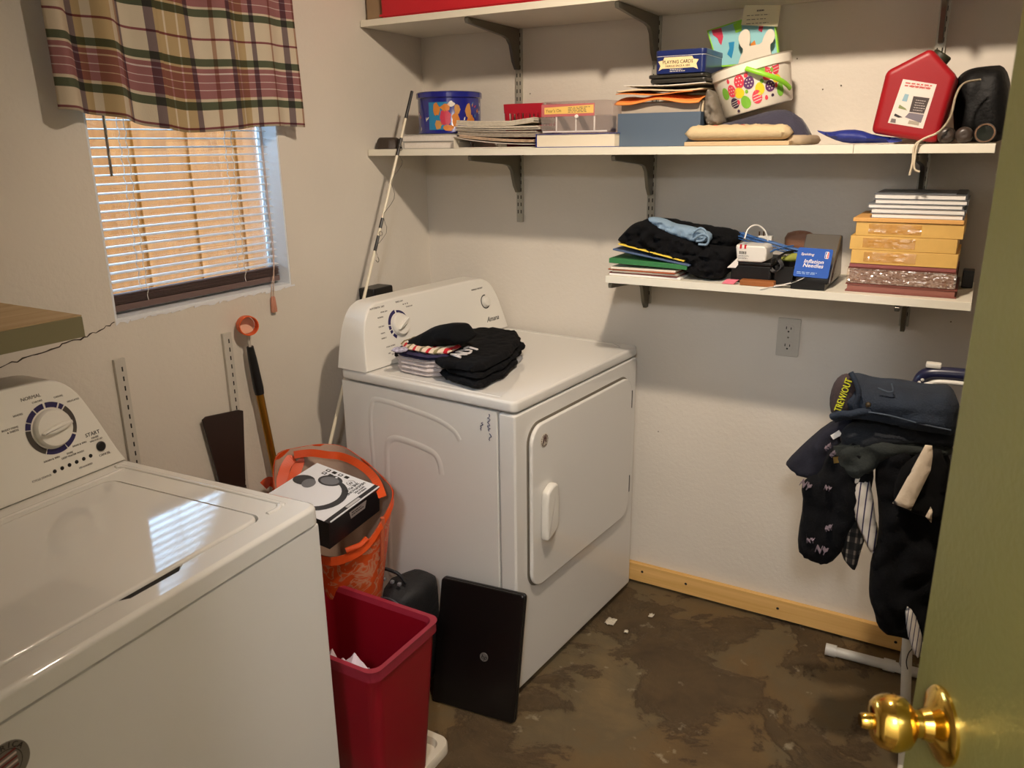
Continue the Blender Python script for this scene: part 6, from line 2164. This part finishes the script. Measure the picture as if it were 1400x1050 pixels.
# bits on the floor
for k, (x, y, s_) in enumerate(((.912, -.30, .016), (1.02, -.20, .008), (.98, -.33, .006))):
    mb = MB()
    def ff(u, v, x=x, y=y, s_=s_, k=k):
        return (x + (u - .5) * 2 * s_, y + (v - .5) * 2.4 * s_, .004 + .006 * (.5 + noise.noise(Vector((u * 4, v * 4, k)))))
    o = mb.grid(ff, 8, 8).build('floor_scrap', mat('clear_scrap', (206, 196, 176), rough=.3), None, angle=20)
    o.modifiers.new('t', 'SOLIDIFY').thickness = .002
    tag(o, ('crinkled clear scrap on the floor in front of the dryer', 'pale chip on the floor near the pine board', 'tiny pale chip on the floor beside the clear scrap')[k], 'scrap')

# ---------------------------------------------------------------- ironing board, iron and clothes
ib = thing('ironing_board', 'ironing board with white tube legs under the heap of clothes', 'ironing board', (1.9, -.52, 0))
M_TUBE = mat('white_tube', (216, 212, 200), rough=.35)
MB().prism(chaikin([(1.575, -.56), (1.60, -.60), (1.75, -.645), (2.35, -.65), (2.38, -.62), (2.38, -.42), (2.35, -.39), (1.75, -.395), (1.60, -.44), (1.575, -.48)], 2), (0, 0, .845), h=.022, bev=.006).build('board', mat('board_cover', (92, 96, 104), rough=.9, bump=.3, bscale=200), ib, angle=50)
for ya in (-.55, -.49):
    MB().tube([(1.8325, ya, .0115), (1.757, ya, .845)], .0105, 14).build('leg', M_TUBE, ib)
for ya in (-.57, -.47):
    MB().tube([(1.92, ya, .0115), (2.22, ya, .845)], .0105, 14).build('leg', M_TUBE, ib)
for x in (1.8325, 1.92):
    MB().tube([(x, -.66, .0115), (x, -.38, .0115)], .011, 14).build('foot', M_TUBE, ib)
tag(MB().tube([(1.811, -0.575, 0.41), (1.815, -0.573, 0.376), (1.808, -0.572, 0.356), (1.806, -0.572, 0.33), (1.811, -0.572, 0.311)], .0013, 6, smooth_n=6).build('thin_cord', M_BLACK, None), 'thin black cord dangling beside the ironing board leg', 'cord')

ir = thing('steam_iron', 'dark blue iron with white trim standing behind the jeans', 'iron', (1.78, -.44, .868))
M_IRB = mat('iron_navy', (30, 32, 62), rough=.3)
IRZ = .868
MB().prism([(1.69, -.44), (1.72, -.475), (1.80, -.50), (1.93, -.50), (1.93, -.38), (1.80, -.38), (1.72, -.405)], (0, 0, IRZ), h=.012, bev=.003).build('soleplate', M_STEEL, ir)
MB().prism([(1.70, IRZ + .012), (1.93, IRZ + .012), (1.93, IRZ + .075), (1.80, IRZ + .085), (1.74, IRZ + .07)], (0, -.49, 0), (1, 0, 0), (0, 0, 1), (0, 1, 0), .10, .012).build('iron_body', M_IRB, ir, angle=60)
hpth = [(1.738, -.44, IRZ + .075), (1.742, -.44, IRZ + .13), (1.755, -.44, IRZ + .158), (1.79, -.44, IRZ + .166), (1.86, -.44, IRZ + .166), (1.915, -.44, IRZ + .15), (1.925, -.44, IRZ + .075)]
MB().tube(hpth, .016, 12, smooth_n=5).build('handle', M_IRB, ir, angle=60)
MB().tube([(x * .0 + x + (.012 if i < 3 else 0), -.455, z_ - .017 * (1 if i >= 2 else 0)) for i, (x, y, z_) in enumerate(hpth[:6])], .006, 8, smooth_n=5).build('handle_trim', M_ENAMEL2, ir, angle=60)
MB().box((1.752, -.452, IRZ + .178), (1.785, -.428, IRZ + .190)).build('steam_button', M_ENAMEL2, ir, bevel=.004)
for i_ in range(3):
    MB().lathe([(0, .002), (.004, 0)], (1.738 + .006 * i_, -.4565, IRZ + .135 + .007 * i_), (0, -1, 0), 8).build('trim_dot', M_ENAMEL2, ir)

# cloth colours
M_DEN = mat('dark_denim', (28, 38, 52), rough=.9, bump=.5, bscale=260, var=.35, vscale=7)
M_DEN2 = mat('black_denim', (20, 24, 30), rough=.9, bump=.5, bscale=260, var=.3, vscale=9)
M_GRN = mat('dark_olive_cloth', (34, 38, 34), rough=.9, bump=.4, bscale=260)
M_NVJ = mat('navy_jersey', (24, 24, 36), rough=.95, bump=.3, bscale=260, var=.2)
UVN = ((1, 0, 0), (0, 0, 1), (0, -1, 0))


def hang(name, out, y, m, label, parent=None, up=.020, dn=.012, r=.022, wr=.016, ws=26, wa=.45, seed=0, sp=.009, smooth=1, cat='clothing', group=None, sag=None):
    o = puff(out, (0, y, 0), *UVN, up=up, dn=dn, r=r, sp=sp, wr=wr, ws=ws, wa=wa, seed=seed, smooth=smooth, sag=sag).build(name, m, parent, angle=80)
    return tag(o, label, cat, group) if label else o


# black printed pyjama trousers and navy top hanging off the left end
hang('navy_shirt', [(1.598, 0.94), (1.63, 0.966), (1.658, 0.899), (1.626, 0.82), (1.564, 0.779), (1.523, 0.766), (1.481, 0.791), (1.483, 0.807), (1.523, 0.864), (1.565, 0.916)], -.585, M_NVJ, 'navy shirt hanging over the left end of the clothes heap', up=.03, seed=3, wr=.016)
pj_ = thing('printed_trousers', 'black trousers with small white monogram print hanging lowest on the left', 'clothing', (1.57, -.62, .52))
hang('cloth', [(1.598, 0.896), (1.655, 0.941), (1.688, 0.86), (1.683, 0.751), (1.65, 0.691), (1.643, 0.638), (1.615, 0.59), (1.581, 0.592), (1.543, 0.606), (1.537, 0.649), (1.543, 0.737), (1.533, 0.777), (1.545, 0.803), (1.573, 0.818), (1.582, 0.866)], -.660, M_BLACKCLOTH, None, pj_, up=.035, wr=.016, seed=7)
M_PRN = mat('print_pinkwhite', (112, 98, 106), rough=.9)
for u, v, a, s_ in ((1100, 661, -.5, .024), (1138, 605, .8, .016), (1131, 622, .6, .014), (1096, 738, -.2, .02), (1121, 748, -.3, .028), (1134, 722, .5, .018), (1132, 667, -.2, .016), (1110, 738, .2, .018)):
    pass
for q, a, s_ in (((1.549, 0.799), -.5, .030), ((1.59, 0.901), .8, .018), ((1.611, 0.704), .5, .020), ((1.574, 0.664), .2, .022), ((1.599, 0.644), -.2, .032), ((1.598, 0.802), -.2, .018), ((1.602, 0.887), .9, .018)):
    text('NY', s_ * .62, M_PRN, pj_, (q[0], -.700, q[1]), (math.cos(a), 0, math.sin(a)), (-math.sin(a), 0, math.cos(a)), depth=.009, name='monogram_print')
M_PLD = stripe_mat('bw_plaid', [(0, (30, 26, 24)), (.3, (96, 86, 76)), (.45, (30, 26, 24)), (.7, (150, 140, 126)), (.85, (40, 36, 32))], [(0, (90, 90, 90)), (.35, (255, 255, 255)), (.6, (120, 120, 120)), (.8, (240, 240, 240))], rep_u=2.0, rep_v=3.0)
hang('plaid_cloth', [(1.629, 0.75), (1.666, 0.759), (1.686, 0.68), (1.68, 0.646), (1.674, 0.589), (1.665, 0.588), (1.639, 0.616), (1.631, 0.666)], -.655, M_PLD, 'black and grey plaid cloth tail beside the printed trousers', up=.012, dn=.008, r=.015, wr=.006, sp=.007)
M_STP = stripe_mat('striped_shirting', [(0, (206, 198, 186)), (.55, (206, 198, 186)), (.62, (44, 36, 70)), (.82, (206, 198, 186))], rep_u=5.0, rough=.85)
hang('striped_shirt', [(1.638, 0.844), (1.669, 0.861), (1.689, 0.804), (1.701, 0.749), (1.714, 0.687), (1.707, 0.644), (1.692, 0.668), (1.664, 0.718), (1.647, 0.764)], -.676, M_STP, 'white shirt with navy stripes hanging between the black garments', up=.018, r=.02, wr=.006, sp=.007)
hang('cream_cloth', [(1.692, 0.707), (1.705, 0.702), (1.713, 0.649), (1.706, 0.626), (1.696, 0.655)], -.612, mat('cream_print', (176, 164, 122), rough=.9, var=.3, vscale=90), 'small cream patterned cloth edge right of the striped shirt', up=.008, dn=.006, r=.008, wr=.002, sp=.005)
# black trousers in front
hang('black_trousers', [(1.686, 0.85), (1.694, 0.901), (1.757, 0.93), (1.826, 0.946), (1.848, 0.778), (1.85, 0.597), (1.846, 0.47), (1.825, 0.444), (1.799, 0.451), (1.756, 0.449), (1.735, 0.466), (1.726, 0.499), (1.712, 0.528), (1.706, 0.566), (1.703, 0.642), (1.714, 0.682), (1.706, 0.764)], -.668, M_BLACKCLOTH, 'long black trousers hanging at the right of the heap', up=.026, dn=.016, wr=.026, ws=20, wa=.5, seed=5, sp=.011)
hang('striped_shirt', [(1.787, 0.562), (1.806, 0.552), (1.827, 0.505), (1.834, 0.474), (1.832, 0.432), (1.816, 0.451), (1.798, 0.496)], -.712, M_STP, 'white striped cuff poking out at the bottom of the black trousers', up=.012, dn=.006, r=.012, wr=.004, sp=.006)
ww = thing('white_panel_garment', 'black garment with a broad white side panel on the heap', 'clothing', (1.77, -.71, .72))
hang('cloth', [(1.73, 0.87), (1.777, 0.93), (1.823, 0.938), (1.843, 0.781), (1.816, 0.773), (1.778, 0.78), (1.735, 0.79)], -.700, mat('black_fleece', (12, 11, 11), rough=.95, spec=.2), None, ww, up=.014, dn=.01, r=.02, wr=.008, seed=8)
hang('white_panel', [(1.781, 0.946), (1.794, 0.947), (1.798, 0.924), (1.798, 0.891), (1.772, 0.792), (1.734, 0.801), (1.739, 0.811)], -.716, mat('white_jersey', (222, 204, 178), rough=.9, bump=.3, bscale=200), None, ww, up=.006, dn=.004, r=.005, wr=.003, seed=2, smooth=0, sp=.007)
hang('white_panel', [(1.801, 0.783), (1.808, 0.808), (1.814, 0.798), (1.814, 0.771)], -.712, MATS['white_jersey'], None, ww, up=.008, dn=.004, r=.006, wr=.001, smooth=0, sp=.005)
# folded jeans on top
hang('folded_jeans', [(1.601, 0.874), (1.605, 0.904), (1.649, 0.929), (1.724, 0.939), (1.826, 0.942), (1.843, 0.918), (1.773, 0.905), (1.708, 0.886), (1.675, 0.837), (1.657, 0.822), (1.631, 0.828), (1.61, 0.846)], -.672, M_GRN, 'dark olive folded trousers under the jeans', up=.03, dn=.02, r=.03, wr=.012, ws=20, wa=1.5, seed=4)
pk = [(1.599, 0.903), (1.653, 0.916), (1.658, 0.894), (1.602, 0.88)]
tag(MB().prism(pk, (0, -.692, 0), (1, 0, 0), (0, 0, 1), (0, -1, 0), .006, .002).build('folded_belt', M_GRN, None), 'folded olive waistband edge at the left of the heap', 'clothing')
tag(MB().prism([(1.601, 0.875), (1.628, 0.885), (1.626, 0.869), (1.604, 0.861)], (0, -.690, 0), (1, 0, 0), (0, 0, 1), (0, -1, 0), .004, .001).build('ochre_lining', mat('ochre_cloth', (120, 92, 36), rough=.9), None), 'small ochre lining patch under the olive waistband', 'clothing')
hang('folded_jeans', [(1.603, 0.914), (1.613, 0.941), (1.662, 0.956), (1.751, 0.961), (1.837, 0.965), (1.842, 0.928), (1.77, 0.926), (1.705, 0.911), (1.654, 0.884), (1.622, 0.889)], -.66, M_DEN2, 'lower folded dark jeans in the heap', up=.035, dn=.12, r=.03, wr=.010, ws=20, wa=1.5, seed=6)
je = thing('folded_jeans', 'topmost dark blue jeans with a yellow-lettered waistband', 'clothing', (1.68, -.6, .9))
hang('denim_legs', [(1.585, 0.942), (1.583, 0.992), (1.591, 1.037), (1.611, 1.057), (1.66, 1.046), (1.704, 1.052), (1.758, 1.046), (1.828, 1.053), (1.841, 0.955), (1.781, 0.957), (1.714, 0.961), (1.653, 0.965), (1.615, 0.959)], -.66, M_DEN, None, je, up=.05, dn=.15, r=.04, wr=.012, ws=18, wa=1.6, seed=9, sp=.009)
M_WBAND = mat('waistband_inner', (58, 46, 46), rough=.9, bump=.4, bscale=200)
hang('waistband', [(1.588, 0.975), (1.58, 1.005), (1.583, 1.043), (1.595, 1.068), (1.614, 1.077), (1.624, 1.062), (1.634, 1.039), (1.634, 1), (1.623, 0.985), (1.606, 0.972)], -.695, M_WBAND, None, je, up=.022, dn=.03, r=.02, wr=.003, sp=.007)
text('TREW/OUT', .021, mat('yellow_print', (206, 206, 40), rough=.7), je, ((1.611, 1.031)[0], -.7165, (1.611, 1.031)[1]), (.22, 0, 1), (-1, 0, .22), depth=.003, squash=.72, name='waistband_lettering')
MB().tube([(1.619, -0.71, 1.082), (1.632, -0.715, 1.064), (1.641, -0.718, 1.04), (1.638, -0.715, 1.008), (1.648, -0.71, 0.992)], .006, 8, smooth_n=5).build('waistband_edge', M_DEN, je, angle=60)
MB().tube([(1.591, -0.71, 0.976), (1.611, -0.72, 0.989), (1.629, -0.722, 0.992), (1.648, -0.718, 0.999), (1.667, -0.71, 1.001)], .008, 8, smooth_n=5).build('waistband_fold', M_DEN, je, angle=60)
MB().tube([(1.676, -0.706, 1.054), (1.697, -0.706, 1.048), (1.706, -0.706, 1.052), (1.701, -0.704, 1.067)], .0018, 6, smooth_n=5).build('pocket_seam', mat('denim_seam', (70, 80, 92), rough=.9), je)
MB().tube([(1.648, -0.718, 1.001), (1.705, -0.718, 1), (1.769, -0.715, 0.99), (1.824, -0.712, 0.985)], .0018, 6, smooth_n=5).build('side_seam', MATS['denim_seam'], je)
MB().lathe([(0, .004), (.005, .003), (.006, 0)], (1.662, -0.716, 1.017), (0, -1, 0), 14).build('jeans_button', mat('brass_dark', (90, 78, 60), rough=.35, metal=.7), je)
tag(MB().prism([(1.587, 0.917), (1.604, 0.933), (1.612, 0.923), (1.594, 0.908)], (0, -.665, 0), (1, 0, 0), (0, 0, 1), (0, -1, 0), .003, .001).build('white_tag', M_WHITE, None), 'small white care tag between the shirt and the olive waistband', 'tag')
